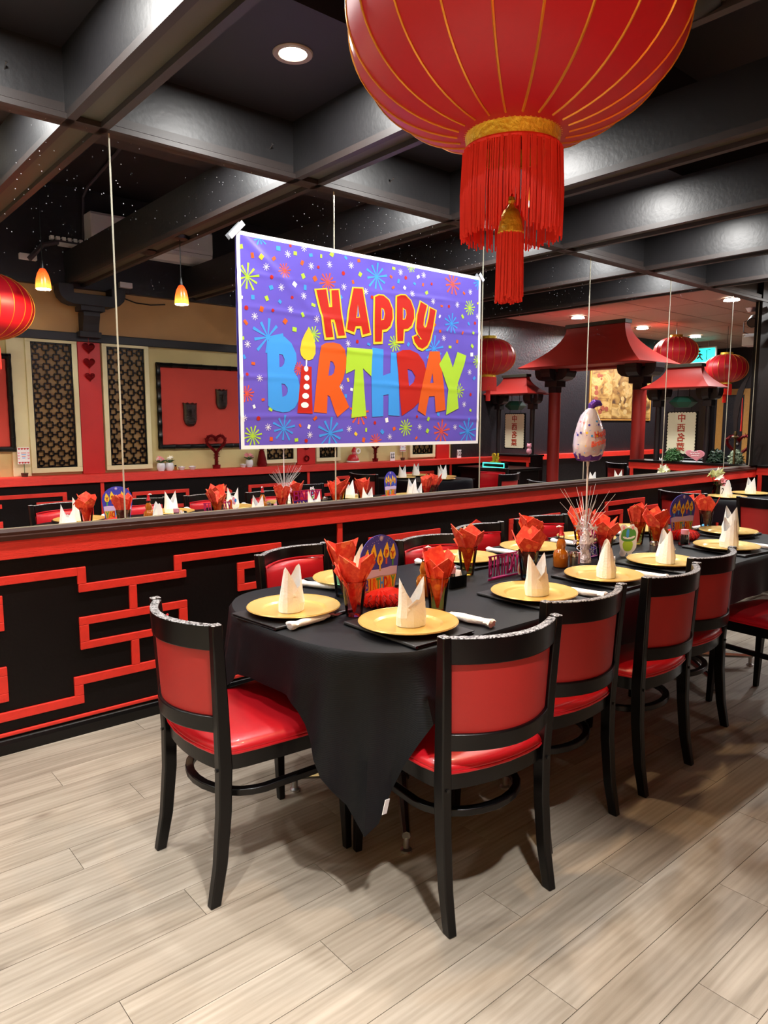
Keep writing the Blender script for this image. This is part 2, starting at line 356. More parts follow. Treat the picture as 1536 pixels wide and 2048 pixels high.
def thing(name, label, cat, loc=(0,0,0), rz=0, group=None):
    o = bpy.data.objects.new(name, None); COL.objects.link(o); o.location = loc; o.rotation_euler = (0,0,rz); o.empty_display_size = 0.05
    return tag(o, label, cat, group)
def structure(o): o['kind'] = 'structure'; return o
def stuff(o): o['kind'] = 'stuff'; return o
def copy_tree(o, parent=None, loc=None, rz=None, label=None, group=None):
    kids = list(o.children); c = o.copy(); COL.objects.link(c)
    c.parent = parent
    if loc is not None: c.location = loc
    if rz is not None: c.rotation_euler = (0,0,rz)
    if label: c['label'] = label
    if group: c['group'] = group
    for k in kids: copy_tree(k, c)
    return c
def text_mesh(body, size, ext, sx=1.0, bold=0.0, space=1.0):
    cu = bpy.data.curves.new('text', 'FONT'); cu.body = body; cu.size = size; cu.extrude = ext; cu.offset = bold; cu.align_x = 'CENTER'; cu.align_y = 'CENTER'; cu.space_character = space; cu.resolution_u = 3
    o = bpy.data.objects.new('text', cu); COL.objects.link(o)
    dg = bpy.context.evaluated_depsgraph_get(); me = bpy.data.meshes.new_from_object(o.evaluated_get(dg))
    bpy.data.objects.remove(o); bpy.data.curves.remove(cu)
    for v in me.vertices: v.co.x *= sx
    return me
def text(name, body, size, m, parent, loc, rot, ext=0.001, sx=1.0, bold=0.0, space=1.0):
    me = text_mesh(body, size, ext, sx, bold, space); me.materials.clear(); me.materials.append(m)
    return mk(name, me, parent, 0, loc, rot)
FACE_NEAR = (pi/2, 0, 0)          # reads from -y (towards the camera side)
FACE_MIRROR = (pi/2, 0, pi)       # reads from +y
FACE_LEFT = (pi/2, 0, -pi/2)      # reads from -x
def smoothpoly(pts, it=2):
    for _ in range(it):
        q = []
        for i in range(len(pts)):
            a, b = pts[i], pts[(i+1) % len(pts)]
            q += [tuple(a[k]*0.75+b[k]*0.25 for k in range(len(a))), tuple(a[k]*0.25+b[k]*0.75 for k in range(len(a)))]
        pts = q
    return pts
def offset_poly(p, d):
    ar = sum(p[i][0]*p[(i+1) % len(p)][1]-p[(i+1) % len(p)][0]*p[i][1] for i in range(len(p)))
    sg = 1 if ar > 0 else -1; out = []
    for i in range(len(p)):
        a, b, c = Vector(p[i-1]), Vector(p[i]), Vector(p[(i+1) % len(p)])
        e1 = (b-a).normalized(); e2 = (c-b).normalized(); n1 = Vector((e1.y, -e1.x))*sg; n2 = Vector((e2.y, -e2.x))*sg
        n = (n1+n2); n = n/max(0.35, n.length_squared/2) if n.length > 1e-6 else n1
        out.append((b.x+n.x*d, b.y+n.y*d))
    return out

# ================================================================== LARGE STRUCTURE
XL, XR, YB, ZT, ZS = -2.6, 15.2, -3.85, 3.54, 2.95
floor = structure(MB().box(XL, XR, YB, 0, -0.06, -0.004).build('floor', mat('floor_underlay', '#4b4036', 0.6), smooth=0))
planks = []
for Lp in (1.22, 0.83, 0.39):
    planks.append(MB().box(0, Lp-0.0018, 0.0009, 0.1491, -0.006, 0).mesh('plank', plank_m, 0))
row_off = [1.226, 0.773-0.3, 0.773, 0.12, 0.98, 0.41, 0.66, 1.12, 0.25, 0.86, 0.02, 0.55, 1.05, 0.33, 0.74, 0.17, 0.92, 0.48, 1.18, 0.62, 0.08, 0.81, 0.37, 1.0, 0.22, 0.7]
for r in range(26):
    x = row_off[r] % 1.22 - 1.22*2; y1 = -0.15*r
    while x < 7.9:
        if y1-0.15 >= YB-0.06: mk('plank', planks[0], floor, 0, (x, y1-0.15 if r < 25 else YB, 0))
        x += 1.22
hall_floor = structure(MB().box(7.95+0.95, XR, YB, 0, -0.004, -0.001).build('floor', plank_m, smooth=0))

wall_mirror = structure(MB().box(XL, XR, 0, 0.12, 0, 3.6).build('wall_back', black_wall, smooth=0))
wall_front = MB(); wall_front.box(XL, XR, YB-0.12, YB, 0, 3.6); wall_front = structure(wall_front.build('wall_front', cream_wall, smooth=0))
wall_left = structure(MB().box(XL-0.12, XL, YB, 0, 0, 3.6).build('wall_left', cream_wall, smooth=0))
wall_right = structure(MB().box(XR, XR+0.12, YB, 0, 0, 3.6).build('wall_right', dark_wall, smooth=0))

# front (opposite) wall facings: cream band coloured as orange-lit above the moulding, black frieze, black hall end
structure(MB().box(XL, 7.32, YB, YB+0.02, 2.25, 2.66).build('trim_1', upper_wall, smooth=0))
structure(MB().box(XL, 7.32, YB, YB+0.09, 2.655, 3.54).build('trim_2', ceil_paint, smooth=0))
structure(MB().box(7.32, XR, YB, YB+0.03, 0, 3.54).build('trim_3', dark_wall, smooth=0))
structure(MB().box(XL, 7.32, YB+0.02, YB+0.06, 2.17, 2.25).build('trim_4', beam_paint, smooth=0, bevel=0.006))
# wainscot on the opposite wall
wains = structure(MB().box(XL, 7.95, YB, YB+0.14, 0, 0.905).build('trim_24', black_wall, smooth=0))
structure(MB().box(XL, 7.95, YB, YB+0.165, 0.905, 0.93).build('trim_5', red_bar, smooth=0))
structure(MB().box(XL, 12.9, YB+0.14 if False else YB+0.03, YB+0.175, 0.85, 0.928).build('trim_6', red_trim, smooth=0, bevel=0.004))
# red frame bars of the opposite wainscot
YF = YB+0.14
def fret(parent, y0, y1, x0, x1, z0, z1):
    return MB().box(x0, x1, y0, y1, z0, z1).build('fret_bar', red_bar, parent, 0, bevel=0.0025)
def panel_pattern(parent, cx, kind, ya, yb):
    F = lambda a, b, c, d: fret(parent, ya, yb, cx+a, cx+b, c, d)
    if kind == 'meander':
        F(-0.027+0.01, 0.019, 0.545, 0.66); F(-0.245, 0.27, 0.66, 0.698)
        for s in (-1, 1):
            f = lambda a, b, c, d: F(min(s*a, s*b), max(s*a, s*b), c, d)
            f(0.21, 0.248, 0.698, 0.775); f(0.248, 0.823, 0.738, 0.775)
            f(0.785, 0.823, 0.695, 0.738)
            f(0.555, 1.06, 0.657, 0.694); f(0.555, 0.593, 0.58, 0.657); f(0.555, 1.06, 0.543, 0.58); f(1.022, 1.06, 0.58, 0.657)
            f(0.555, 1.06, 0.347, 0.385); f(0.555, 0.593, 0.27, 0.347); f(0.555, 1.06, 0.232, 0.27); f(1.022, 1.06, 0.27, 0.347)
            f(0.245, 0.285, 0.185, 0.273-0.04); f(0.245, 1.0, 0.145, 0.185)
        F(-0.249, 0.27, 0.508, 0.545); F(-0.249, 0.27, 0.395, 0.43); F(-0.249, -0.209, 0.43, 0.508); F(0.227, 0.27, 0.43, 0.508)
        F(-0.018, 0.02, 0.273, 0.395); F(-0.285, 0.285, 0.233, 0.273)
    else:
        for s in (-1, 1):
            u = [(0, 0.765), (s*0.145, 0.69), (s*0.145, 0.65), (0, 0.722)]
            m = MB(); m.prism(u, lambda a, b: (cx+a, ya, b), lambda a, b: (cx+a, yb, b)); m.build('fret_bar', red_bar, parent, 0)
            f = lambda a, b, c, d: F(min(s*a, s*b), max(s*a, s*b), c, d)
            f(0.11, 0.147, 0.2, 0.66); f(0.35, 0.95, 0.70, 0.737); f(0.35, 0.387, 0.55, 0.70); f(0.387, 0.95, 0.55, 0.587); f(0.913, 0.95, 0.587, 0.70)
            f(0.35, 0.95, 0.25, 0.287); f(0.35, 0.387, 0.287, 0.40); f(0.35, 0.95, 0.40, 0.437)
for cx, kind in ((1.25, 'meander'), (3.64, 'chevron'), (6.03, 'meander')):
    panel_pattern(wall_mirror, cx, kind, -0.012, 0.002)
for cx, kind in ((1.25, 'meander'), (3.64, 'chevron'), (6.03, 'meander')):
    panel_pattern(wains, cx, kind, YF-0.002, YF+0.012)
for x in (0.07, 2.455, 4.845, 7.23):
    MB().box(x, x+0.034, -0.012, 0.002, 0.1, 0.85).build('fret_bar', red_bar, wall_mirror, 0, bevel=0.0025)
    MB().box(x-0.07, x-0.036, YF-0.002, YF+0.012, 0.1, 0.85).build('fret_bar', red_bar, wains, 0, bevel=0.0025)
# mirror wall rails and skirting
structure(MB().box(XL, XR, -0.022, 0.0, 0.847, 0.928).build('trim_7', red_trim, smooth=0, bevel=0.003))
ledge = MB(); ledge.prism([(0.0, 0.928), (-0.034, 0.928), (-0.034, 0.946), (-0.026, 0.95), (-0.026, 0.962), (-0.012, 0.975), (0, 0.975)], lambda a, b: (XL, a, b), lambda a, b: (XR, a, b))
structure(ledge.build('trim_8', brown_wood, smooth=0))
tcap = MB(); tcap.prism([(0.0, 2.668), (-0.05, 2.668), (-0.05, 2.69), (-0.03, 2.70), (-0.03, 2.735), (0, 2.735)], lambda a, b: (XL, a, b), lambda a, b: (XR, a, b))
structure(tcap.build('trim_9', beam_edge, smooth=0))
structure(MB().box(XL, XR, -0.012, 0, 0.077, 0.094).build('trim_10', red_bar, smooth=0, bevel=0.004))
bb = MB(); bb.prism([(0, 0), (-0.018, 0), (-0.018, 0.045), (-0.012, 0.06), (-0.006, 0.066), (0, 0.07)], lambda a, b: (XL, a, b), lambda a, b: (XR, a, b))
structure(bb.build('baseboard_back', black_wood, smooth=0))
structure(MB().box(XL, 7.95, YF, YF+0.015, 0, 0.07).build('baseboard_front', black_wood, smooth=0, bevel=0.003))

# ------------------------------------------------------------------ ceiling, beams
ceiling = structure(MB().box(XL, XR, YB, 0, ZT, ZT+0.06).build('ceiling', ceil_paint, smooth=0))
soffit = MB(); soffit.box(XL, 6.84, -0.93, 0, ZS, ZS+0.05); soffit.box(XL, 6.84, -0.93, -0.90, ZS+0.05, ZT)
structure(soffit.build('ceiling', ceil_paint, smooth=0))
beam_bm = MB()
B0, B1 = -0.0875, 0.0875
beam_bm.box(B0, B1, YB, 0, 2.70, 2.95)
beam_bm.box(B0, B0+0.035, YB, 0, 2.668, 2.70, 1); beam_bm.box(B1-0.035, B1, YB, 0, 2.668, 2.70, 1)
beam_bm.box(B0+0.035, B1-0.035, YB, -0.02, 2.692, 2.70, 2)
beam_me = beam_bm.mesh('beam', [beam_paint, beam_edge, beam_inset], 0)
BEAMS = [-2.3, -1.15, -0.01, 1.13, 2.257, 3.405, 4.545, 5.68, 6.76]
for x in BEAMS: structure(mk('beam', beam_me, ceiling, 0, (x, 0, 0)))
fr = MB(); fr.box(XL, 6.84, -0.03, 0, 2.735, 2.95); structure(fr.build('trim_11', beam_paint, smooth=0))
# the tiled ceiling of the hall beyond the last beam
hall = structure(MB().box(6.84, XR, YB, 0, 2.975, 3.0).build('ceiling', tile_grid, smooth=0))
tl = MB().box(0.008, 1.192, 0.008, 0.634, 0, 0.02).mesh('ceiling_tile', tile_mat, 0)
for i in range(7):
    for j in range(6): mk('ceiling_tile', tl, hall, 0, (6.84+i*1.2, YB+j*0.6417, 2.955))

# ------------------------------------------------------------------ wall mirror
wm = thing('wall_mirror_panels', 'long wall mirror of seven tall panes above the red rail, reflecting the whole room', 'mirror', (0, 0, 0))
SX = 1.23; SW = 1.2155
edges = [SX-SW*3, SX-SW*2, SX-SW, SX, SX+SW, SX+2*SW, SX+3*SW, SX+4*SW, SX+5*SW, 7.9]
for a, b in zip(edges[:-1], edges[1:]):
    MB().box(a+0.002, b-0.002, -0.006, 0.0, 0.974, 2.736).build('mirror_pane', mirror_m, wm, 0)
for x in edges[1:]:
    MB().box(x-0.0032, x+0.0032, -0.0085, -0.003, 0.976, 2.735).build('pane_edge', seam_m, wm, 0)
MB().box(edges[0], 7.9, -0.0085, -0.003, 2.722, 2.736).build('pane_edge', seam_m, wm, 0)
MB().box(edges[0], 7.9, -0.0085, -0.003, 0.974, 0.979).build('pane_edge', seam_m, wm, 0)

# nails left in the black strip above the mirror
nm = MB(); nm.cyl((0, 0, 0), (0, -0.03, 0.016), 0.0022, n=6); nm.cyl((0, -0.03, 0.016), (0, -0.032, 0.017), 0.006, n=8)
nail0 = nm.mesh('nail', steel)
for i, (x, z, lb) in enumerate([(0.82, 2.80, 'bent steel nail in the black strip at the upper left, left of the first beam'), (2.03, 2.785, 'steel nail in the black strip above the birthday banner left corner'), (2.83, 2.79, 'steel nail in the black strip just left of the big red lantern'), (5.05, 2.78, 'steel nail in the black strip right of the big red lantern tassel')]):
    tag(mk('nail', nail0, None, 0, (x, -0.03, z)), lb, 'nail')

# ------------------------------------------------------------------ downlights
def downlight(x, y, z, lb, grp=None, r=0.085):
    t = thing('ceiling_light', lb, 'light', (x, y, z), 0, grp)
    m = MB(); m.lathe([(r*0.66, 0.0), (r*0.7, -0.006), (r*0.95, -0.008), (r, -0.003), (r, 0.001), (r*0.66, 0.001)], 28, caps=False); m.build('trim_ring', lamp_ring, t)
    MB().lathe([(0.001, -0.001), (r*0.66, -0.001), (r*0.66, 0.002), (0.001, 0.002)], 24).build('lens', lamp_lens, t)
for i, (x, y) in enumerate(SOFFIT_LAMPS):
    if i == 3: downlight(x, y, ZS, 'bright round recessed ceiling light between the two beams left of the red lantern')
    else: downlight(x, y, ZS, 'recessed ceiling light in the mirror side soffit, '+['two bays past the entrance end', 'one bay past the view', 'first bay above the view', '', 'bay hidden behind the huge lantern', 'bay between the third and fourth beams', 'bay between the fourth and fifth beams', 'bay before the tiled ceiling'][i])
for (x, y), q in zip(HIGH_FILL_LAMPS, ('at the entrance end', 'behind the viewer', 'above the viewer')): downlight(x, y, ZT, 'added unseen fill light in the high black ceiling '+q)
for (x, y), lb in zip(HALL_AND_FILL_LAMPS, ['round ceiling light in the brown tiles left above the big red pagoda gate', 'round ceiling light in the brown tiles right of the big pagoda roof ridge', 'round ceiling light in the brown tiles just behind the right hand lantern', 'round ceiling light in the brown tiles nearest the mirror end', 'added fill light hidden behind the last beam, above the right small pagoda', 'added fill light hidden behind the last beam, above the left small pagoda']):
    downlight(x, y, 2.945, lb, None, 0.13)
# black cover plate under the second beam
m = MB(); m.lathe([(0.075, 0), (0.085, -0.012), (0.05, -0.02), (0.02, -0.03), (0.001, -0.03)], 18); rose = m.build('ceiling_rose', black_plastic, None, loc=(2.262, -2.10, 2.692))
tag(rose, 'round black cover plate under the dark beam right of the big lantern', 'cover plate')

# ================================================================== CHAIRS
def curved_slab(xw, ypost, sag, th, z0, z1, lean, n=16, top_taper=1.0):
    """rail following a plan arc; lean(z) shifts y"""
    rings = []
    for i in range(n+1):
        u = -1+2*i/n; x = u*xw; y = ypost-sag*(1-u*u)
        sl = 2*sag*u/xw; nn = Vector((-sl, 1)).normalized()*th/2
        ring = []
        for (k, z) in ((-1, z0), (1, z0), (1, z1), (-1, z1)):
            s = lean(z); g = 1+0.06*(z-0.5)
            ring.append((x*g+k*nn.x, y+k*nn.y+s, z))
        rings.append(ring)
    return MB().loft(rings)
LEAN = lambda z: -0.024*(z-0.42)/0.45
seat_ctrl = [(-0.15, -0.235), (-0.2, -0.205), (-0.218, -0.05), (-0.232, 0.12), (-0.236, 0.2), (-0.205, 0.236), (-0.1, 0.246), (0, 0.248), (0.1, 0.246), (0.205, 0.236), (0.236, 0.2), (0.232, 0.12), (0.218, -0.05), (0.2, -0.205), (0.15, -0.235), (0, -0.255)]
seat_out = smoothpoly(seat_ctrl, 2)
def ring_at(sc_, z): return [(x*sc_, y*sc_, z) for x, y in seat_out]
def make_chair(label):
    t = thing('dining_chair', label, 'chair')
    m = MB(); m.loft([ring_at(0.98, 0.453), ring_at(1.02, 0.458), ring_at(1.03, 0.468), ring_at(1.0, 0.479), ring_at(0.93, 0.487), ring_at(0.75, 0.494), ring_at(0.4, 0.497), ring_at(0.02, 0.498)])
    cu = m.build('seat_cushion', chair_red, t, 60)
    MB().tube([(x*1.025, y*1.025, 0.458) for x, y in seat_out[::2]], 0.0048, 6, closed=True).build('piping', chair_red, cu, 60)
    MB().loft([ring_at(1.0, 0.405), ring_at(1.0, 0.4535)]).build('seat_apron', black_wood, t, 30)
    for s in (-1, 1):
        m = MB(); rr = []
        for z, x, y, a, b in ((0, 0.207, 0.222, 0.012, 0.012), (0.4, 0.2, 0.207, 0.019, 0.019), (0.452, 0.2, 0.207, 0.019, 0.019)):
            rr.append([(s*x-a, y-b, z), (s*x+a, y-b, z), (s*x+a, y+b, z), (s*x-a, y+b, z)])
        m.loft(rr).build('leg', black_wood, t, 30, 0.003)
        rr = []
        for z, x, y, a, b in ((0, 0.192, -0.262, 0.0135, 0.017), (0.12, 0.190, -0.238, 0.0145, 0.019), (0.28, 0.189, -0.222, 0.0155, 0.021), (0.42, 0.19, -0.218, 0.016, 0.022), (0.6, 0.196, -0.226, 0.0155, 0.020), (0.76, 0.203, -0.235, 0.0145, 0.018), (0.857, 0.208, -0.241, 0.0135, 0.016)):
            rr.append([(s*x-a, y-b, z), (s*x+a, y-b, z), (s*x+a, y+b, z), (s*x-a, y+b, z)])
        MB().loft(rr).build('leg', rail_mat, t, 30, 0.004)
        MB().cyl((s*0.19, -0.245, 0.415), (s*0.19, -0.2385, 0.415), 0.0055, n=8).build('bolt', black_plastic, t)
    XW, YP, SG = 0.19, -0.216, 0.07
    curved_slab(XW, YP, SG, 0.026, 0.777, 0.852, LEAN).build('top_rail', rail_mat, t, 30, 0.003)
    curved_slab(XW, YP, SG, 0.026, 0.527, 0.577, LEAN).build('lower_rail', black_wood, t, 30, 0.004)
    curved_slab(XW-0.004, YP+0.003, SG, 0.012, 0.575, 0.782, LEAN).build('back_panel', chair_back_red, t, 30)
    # padded front of the backrest
    rings = []
    for i in range(15):
        u = -1+2*i/14; x = u*(XW-0.012); y = YP+0.010-SG*(1-u*u); ring = []
        e = 0.004+0.03*max(0.0, 1-abs(u)**4)
        for z, k in ((0.585, 0.0), (0.60, 0.7), (0.64, 1.0), (0.72, 1.0), (0.765, 1.0), (0.788, 0.7), (0.80, 0.0)):
            ring.append((x*(1+0.06*(z-0.5)), y+LEAN(z)+e*k, z))
        for z in (0.80, 0.585): ring.append((x*(1+0.06*(z-0.5)), y+LEAN(z)-0.003, z))
        rings.append(ring)
    bc = MB().loft(rings).build('back_cushion', chair_red, t, 60)
    MB().tube([((-1+2*i/14)*(XW-0.014), YP+0.022-SG*(1-(-1+2*i/14)**2)+LEAN(0.80), 0.80) for i in range(15)], 0.0045, 6).build('piping', chair_red, bc, 60)
    # bent hoop stretcher
    pts = [(-0.196, 0.207, 0.31), (-0.19, 0.08, 0.308), (-0.182, -0.08, 0.306)]
    for k in range(1, 12):
        a = pi+pi*k/12; pts.append((0.178*cos(a), -0.08+0.135*sin(a), 0.306))
    pts += [(0.182, -0.08, 0.306), (0.19, 0.08, 0.308), (0.196, 0.207, 0.31)]
    rings = []
    P = [Vector(p) for p in pts]
    for i, p in enumerate(P):
        d = (P[min(i+1, len(P)-1)]-P[max(i-1, 0)]); d.z = 0; d.normalize(); n = Vector((-d.y, d.x, 0))*0.013
        rings.append([tuple(p+n+Vector((0, 0, -0.011))), tuple(p-n+Vector((0, 0, -0.011))), tuple(p-n+Vector((0, 0, 0.011))), tuple(p+n+Vector((0, 0, 0.011)))])
    MB().loft(rings).build('stretcher', black_wood, t, 40, 0.003)
    return t
GC = 'black framed dining chairs with red seats'
chair = make_chair('black dining chair with red seat at the left end of the long table')
chair['group'] = GC; chair.location = (1.155, -1.29, 0); chair.rotation_euler = (0, 0, radians(-90))
CH = [(1.565, -1.784, -8, 'large nearest dining chair with red back and seat, right of the hanging cloth corner'),
      (2.062, -1.70, -2, 'dining chair with red back, second in the row along the near table side'),
      (2.63, -1.70, 2, 'dining chair with red back, third in the row along the near table side'),
      (3.13, -1.622, 2, 'dining chair with red back, fourth in the row along the near table side'),
      (3.75, -1.935, -9, 'dining chair at the right image edge of which only the red seat shows'),
      (1.815, -0.83, 192, 'dining chair on the mirror side facing us, behind the left gold plate'),
      (2.475, -0.985, 176, 'dining chair on the mirror side partly hidden behind the round birthday cake card'),
      (2.99, -0.865, 184, 'dining chair on the mirror side behind the white napkin and yellow glass'),
      (3.52, -0.86, 174, 'dining chair on the mirror side behind the balloon spray centrepiece'),
      (6.0, -0.40, -96, 'dining chair, red back to us, at the far table beside the flower vase'),
      (6.0, -1.02, -82, 'dining chair, red back to us, at the far table by the image edge'),
      (7.45, -0.7, 90, 'dining chair facing us on the far side of the far table'),
      (5.28, -3.0, -95, 'black chair with its back to us at the small table reflected below the banner'),
      (6.75, -2.72, 80, 'red backed chair at the right of the small table reflected below the banner'),
      (6.3, -2.2, 170, 'red backed chair before the small table reflected below the banner'),
      (9.5, -2.35, -70, 'red chair beyond the pagoda gate, reflected left of the foil balloon'),
      (11.05, -2.2, 80, 'red chair beyond the pagoda gate, reflected right of the foil balloon')]
for x, y, a, lb in CH: copy_tree(chair, None, (x, y, 0), radians(a), lb, GC)

# ================================================================== LONG TABLE AND ITS CLOTH
TX0, TX1, TYC, TH_ = 1.18, 4.56, -1.325, 0.755
tb = thing('banquet_table', 'long banquet table hidden under the black cloth, on chrome cross feet', 'table', (2.87, TYC, 0))
def oval(x0, x1, yc, hw, a, p, n):
    """closed outline: straight sides with superelliptic ends"""
    out = []; L = (x1-a)-(x0+a); m = max(4, n//2)
    for s in (-1, 1):                      # s=-1: right end to left along the back, handled by angle sweep
        pass
    for k in range(m+1):
        t = pi/2-pi*k/m; c, q = cos(t), sin(t)
        out.append((x1-a+a*abs(c)**(2/p), yc+hw*(1 if q > 0 else -1)*abs(q)**(2/p)))
    for k in range(1, 16): out.append((x1-a-L*k/16, yc-hw))
    for k in range(m+1):
        t = -pi/2-pi*k/m; c, q = cos(t), sin(t)
        out.append((x0+a-a*abs(c)**(2/p), yc+hw*(1 if q > 0 else -1)*abs(q)**(2/p)))
    for k in range(1, 16): out.append((x0+a+L*k/16, yc+hw))
    return out
top = [(x-2.87, y-TYC) for x, y in oval(TX0+0.012, TX1-0.012, TYC, 0.485, 0.3, 2.3, 30)]
MB().prism(top, lambda a, b: (a, b, 0.72), lambda a, b: (a, b, 0.75)).build('tabletop', black_wood, tb)
for px in (-1.1, 1.12):
    MB().cyl((px, 0, 0.05), (px, 0, 0.72), 0.036, n=16).build('column', black_plastic, tb)
    for k in range(4):
        a = radians(45+90*k+6); d = Vector((cos(a), sin(a), 0)); e = Vector((px, 0, 0))
        f = MB().tube([tuple(e+Vector((0, 0, 0.085))), tuple(e+d*0.2+Vector((0, 0, 0.072))), tuple(e+d*0.42+Vector((0, 0, 0.06)))], [0.026, 0.02, 0.015], 8).build('foot', chrome, tb)
        p = e+d*0.41; MB().lathe([(0.02, 0), (0.02, 0.008), (0.011, 0.014), (0.011, 0.05), (0.001, 0.05)], 12, (p.x, p.y, 0)).build('leveller', steel, f)

def drape(outline, z, Lf, outf, foldf, steps=16, name='tablecloth'):
    n = len(outline); P = [Vector(p) for p in outline]; N = []; S = [0.0]
    for i in range(n):
        d = (P[(i+1) % n]-P[i-1]).normalized(); N.append(Vector((-d.y, d.x)))
        if i: S.append(S[-1]+(P[i]-P[i-1]).length)
    m = MB(); rings = []
    for j in range(steps+1):
        t = j/steps; ring = []
        for i in range(n):
            L = Lf(P[i], S[i]); o = outf(P[i], S[i])*t**1.2+foldf(P[i], S[i], t)+0.010*min(1, t*14)
            zz = z-L*t if j > 0 else z
            if j == 1: zz = z-min(0.012, L*t)
            q = P[i]+N[i]*o; ring.append((q.x, q.y, zz))
        rings.append(ring)
    m.loft(rings, caps=False)
    m.add([r for r in rings[0]], [tuple(range(n))])
    return m
def outl(n=56):
    o = oval(TX0, TX1, TYC, 0.497, 0.30, 2.3, n)
    # resample evenly
    Q = []; P = [Vector(p) for p in o]+[Vector(o[0])]; L = [0]
    for a, b in zip(P[:-1], P[1:]): L.append(L[-1]+(b-a).length)
    N = 300; k = 0
    for i in range(N):
        s = L[-1]*i/N
        while L[k+1] < s: k += 1
        f = (s-L[k])/max(1e-9, L[k+1]-L[k]); Q.append(tuple(P[k].lerp(P[k+1], f)))
    return Q
corners = [(Vector((1.285, -1.748)), 0.36, Vector((-0.35, -0.75))), (Vector((1.25, -0.95)), 0.24, Vector((-1, 0.4))), (Vector((4.49, -1.70)), 0.18, Vector((1, -1))), (Vector((4.49, -0.95)), 0.18, Vector((1, 1)))]
def Lf(p, s):
    L = 0.185
    for c, a, _ in corners:
        d = (p-c).length*(1.9 if p.x > c.x and c.x < 2 and c.y < TYC else 1.0); L += a*max(0.0, 1-d/0.24)**1.15
    return L+0.006*sin(s*9)
def outf(p, s):
    o = 0.012
    for (c, a, _), k in zip(corners, (0.10, 0.05, 0.05, 0.05)):
        d = (p-c).length; o += k*max(0.0, 1-d/0.3)
    return o
def foldf(p, s, t):
    f = 0.006*sin(s*17+0.6)+0.004*sin(s*31)
    for c, a, _ in corners:
        d = (p-c).length; f += 0.045*max(0.0, 1-d/0.30)*cos(d*42+1.0)
    return f*t
cl = drape(outl(), TH_, Lf, outf, foldf).build('tablecloth', cloth_m, None, 50)
tag(cl, 'black herringbone tablecloth over the long table, one corner hanging low at the front left', 'tablecloth')
lbm = MB().box(-0.012, 0.012, -0.0008, 0.0008, -0.042, 0.0)
ct = lbm.build('care_tag', white_print, cl, loc=(1.243, -1.86, 0.37), rot=(0.1, 0.25, 0.3))
for k in range(7): pass

# ================================================================== PLACE SETTINGS
ZC = TH_+0.001
def make_plate(lb):
    m = MB(); m.lathe([(0.001, 0.0), (0.105, 0.0), (0.115, 0.003), (0.1625, 0.016), (0.1635, 0.018), (0.162, 0.0195), (0.156, 0.019), (0.114, 0.010), (0.104, 0.0045), (0.001, 0.0045)], 56, caps=True)
    t = thing('charger_plate', lb, 'plate'); m.build('plate', gold_plate, t, 14)
    MB().tube([(0.1605*cos(2*pi*k/80), 0.1605*sin(2*pi*k/80), 0.0195) for k in range(80)], 0.0016, 5, closed=True).build('beaded_rim', gold_plate, t)
    return t
def napkin_mesh(seed, open_=0.5, lean=0.0):
    r = random.Random(seed); n = 14; m = MB()
    def ring(z, a, b, jit, zf=None):
        out = []
        for i in range(n):
            th = 2*pi*i/n; k = 1+r.uniform(-jit, jit)
            out.append((a*k*cos(th)+lean*z, b*k*sin(th), zf(th) if zf else z))
        return out
    peak = lambda th: 0.085+0.072*abs(cos(th))**1.5-0.028*(1-abs(cos(th)))*open_
    r0 = ring(0, 0.050, 0.040, 0.03); r1 = ring(0.03, 0.052, 0.042, 0.04); r2 = ring(0.068, 0.046, 0.032, 0.05)
    r3 = []
    for i in range(n):
        th = 2*pi*i/n; z = peak(th); f = 0.72+0.25*open_ if abs(cos(th)) > 0.6 else 0.8
        sp = 1-max(0, (z-0.09)/0.09)*0.5
        r3.append((0.046*f*cos(th)*(1.0 if abs(cos(th)) > .3 else .8)+lean*z, 0.034*sp*sin(th)*0.9, z+r.uniform(-0.003, 0.003)))
    m.loft([r0, r1, r2, r3], caps=False); m.add(r0, [tuple(range(n))])
    m.add([(-0.03, -0.033, 0.065), (0.03, -0.036, 0.02), (0.045, -0.012, 0.075), (0.0, -0.0345, 0.09)], [(0, 1, 2, 3)])
    return m.mesh('folded_napkin', paper_white, 18)
NAP = [napkin_mesh(1, 1.0), napkin_mesh(2, 0.55, 0.05), napkin_mesh(3, 0.8, -0.04), napkin_mesh(4, 0.3)]
def make_menu(lb):
    t = thing('menu_folder', lb, 'menu'); m = MB()
    m.box(-0.125, 0.125, -0.175, 0.175, 0.0, 0.0035); m.build('cover', menu_black, t, 0, 0.0012)
    MB().box(-0.118, 0.12, -0.17, 0.17, 0.0035, 0.0075).build('inner_leaves', menu_black, t, 0, 0.001)
    MB().box(-0.125, 0.125, -0.175, 0.175, 0.0075, 0.011).build('cover', menu_black, t, 0, 0.0012)
    MB().cyl((-0.125, -0.175, 0.0055), (-0.125, 0.175, 0.0055), 0.0055, n=8).build('spine', menu_black, t)
    return t
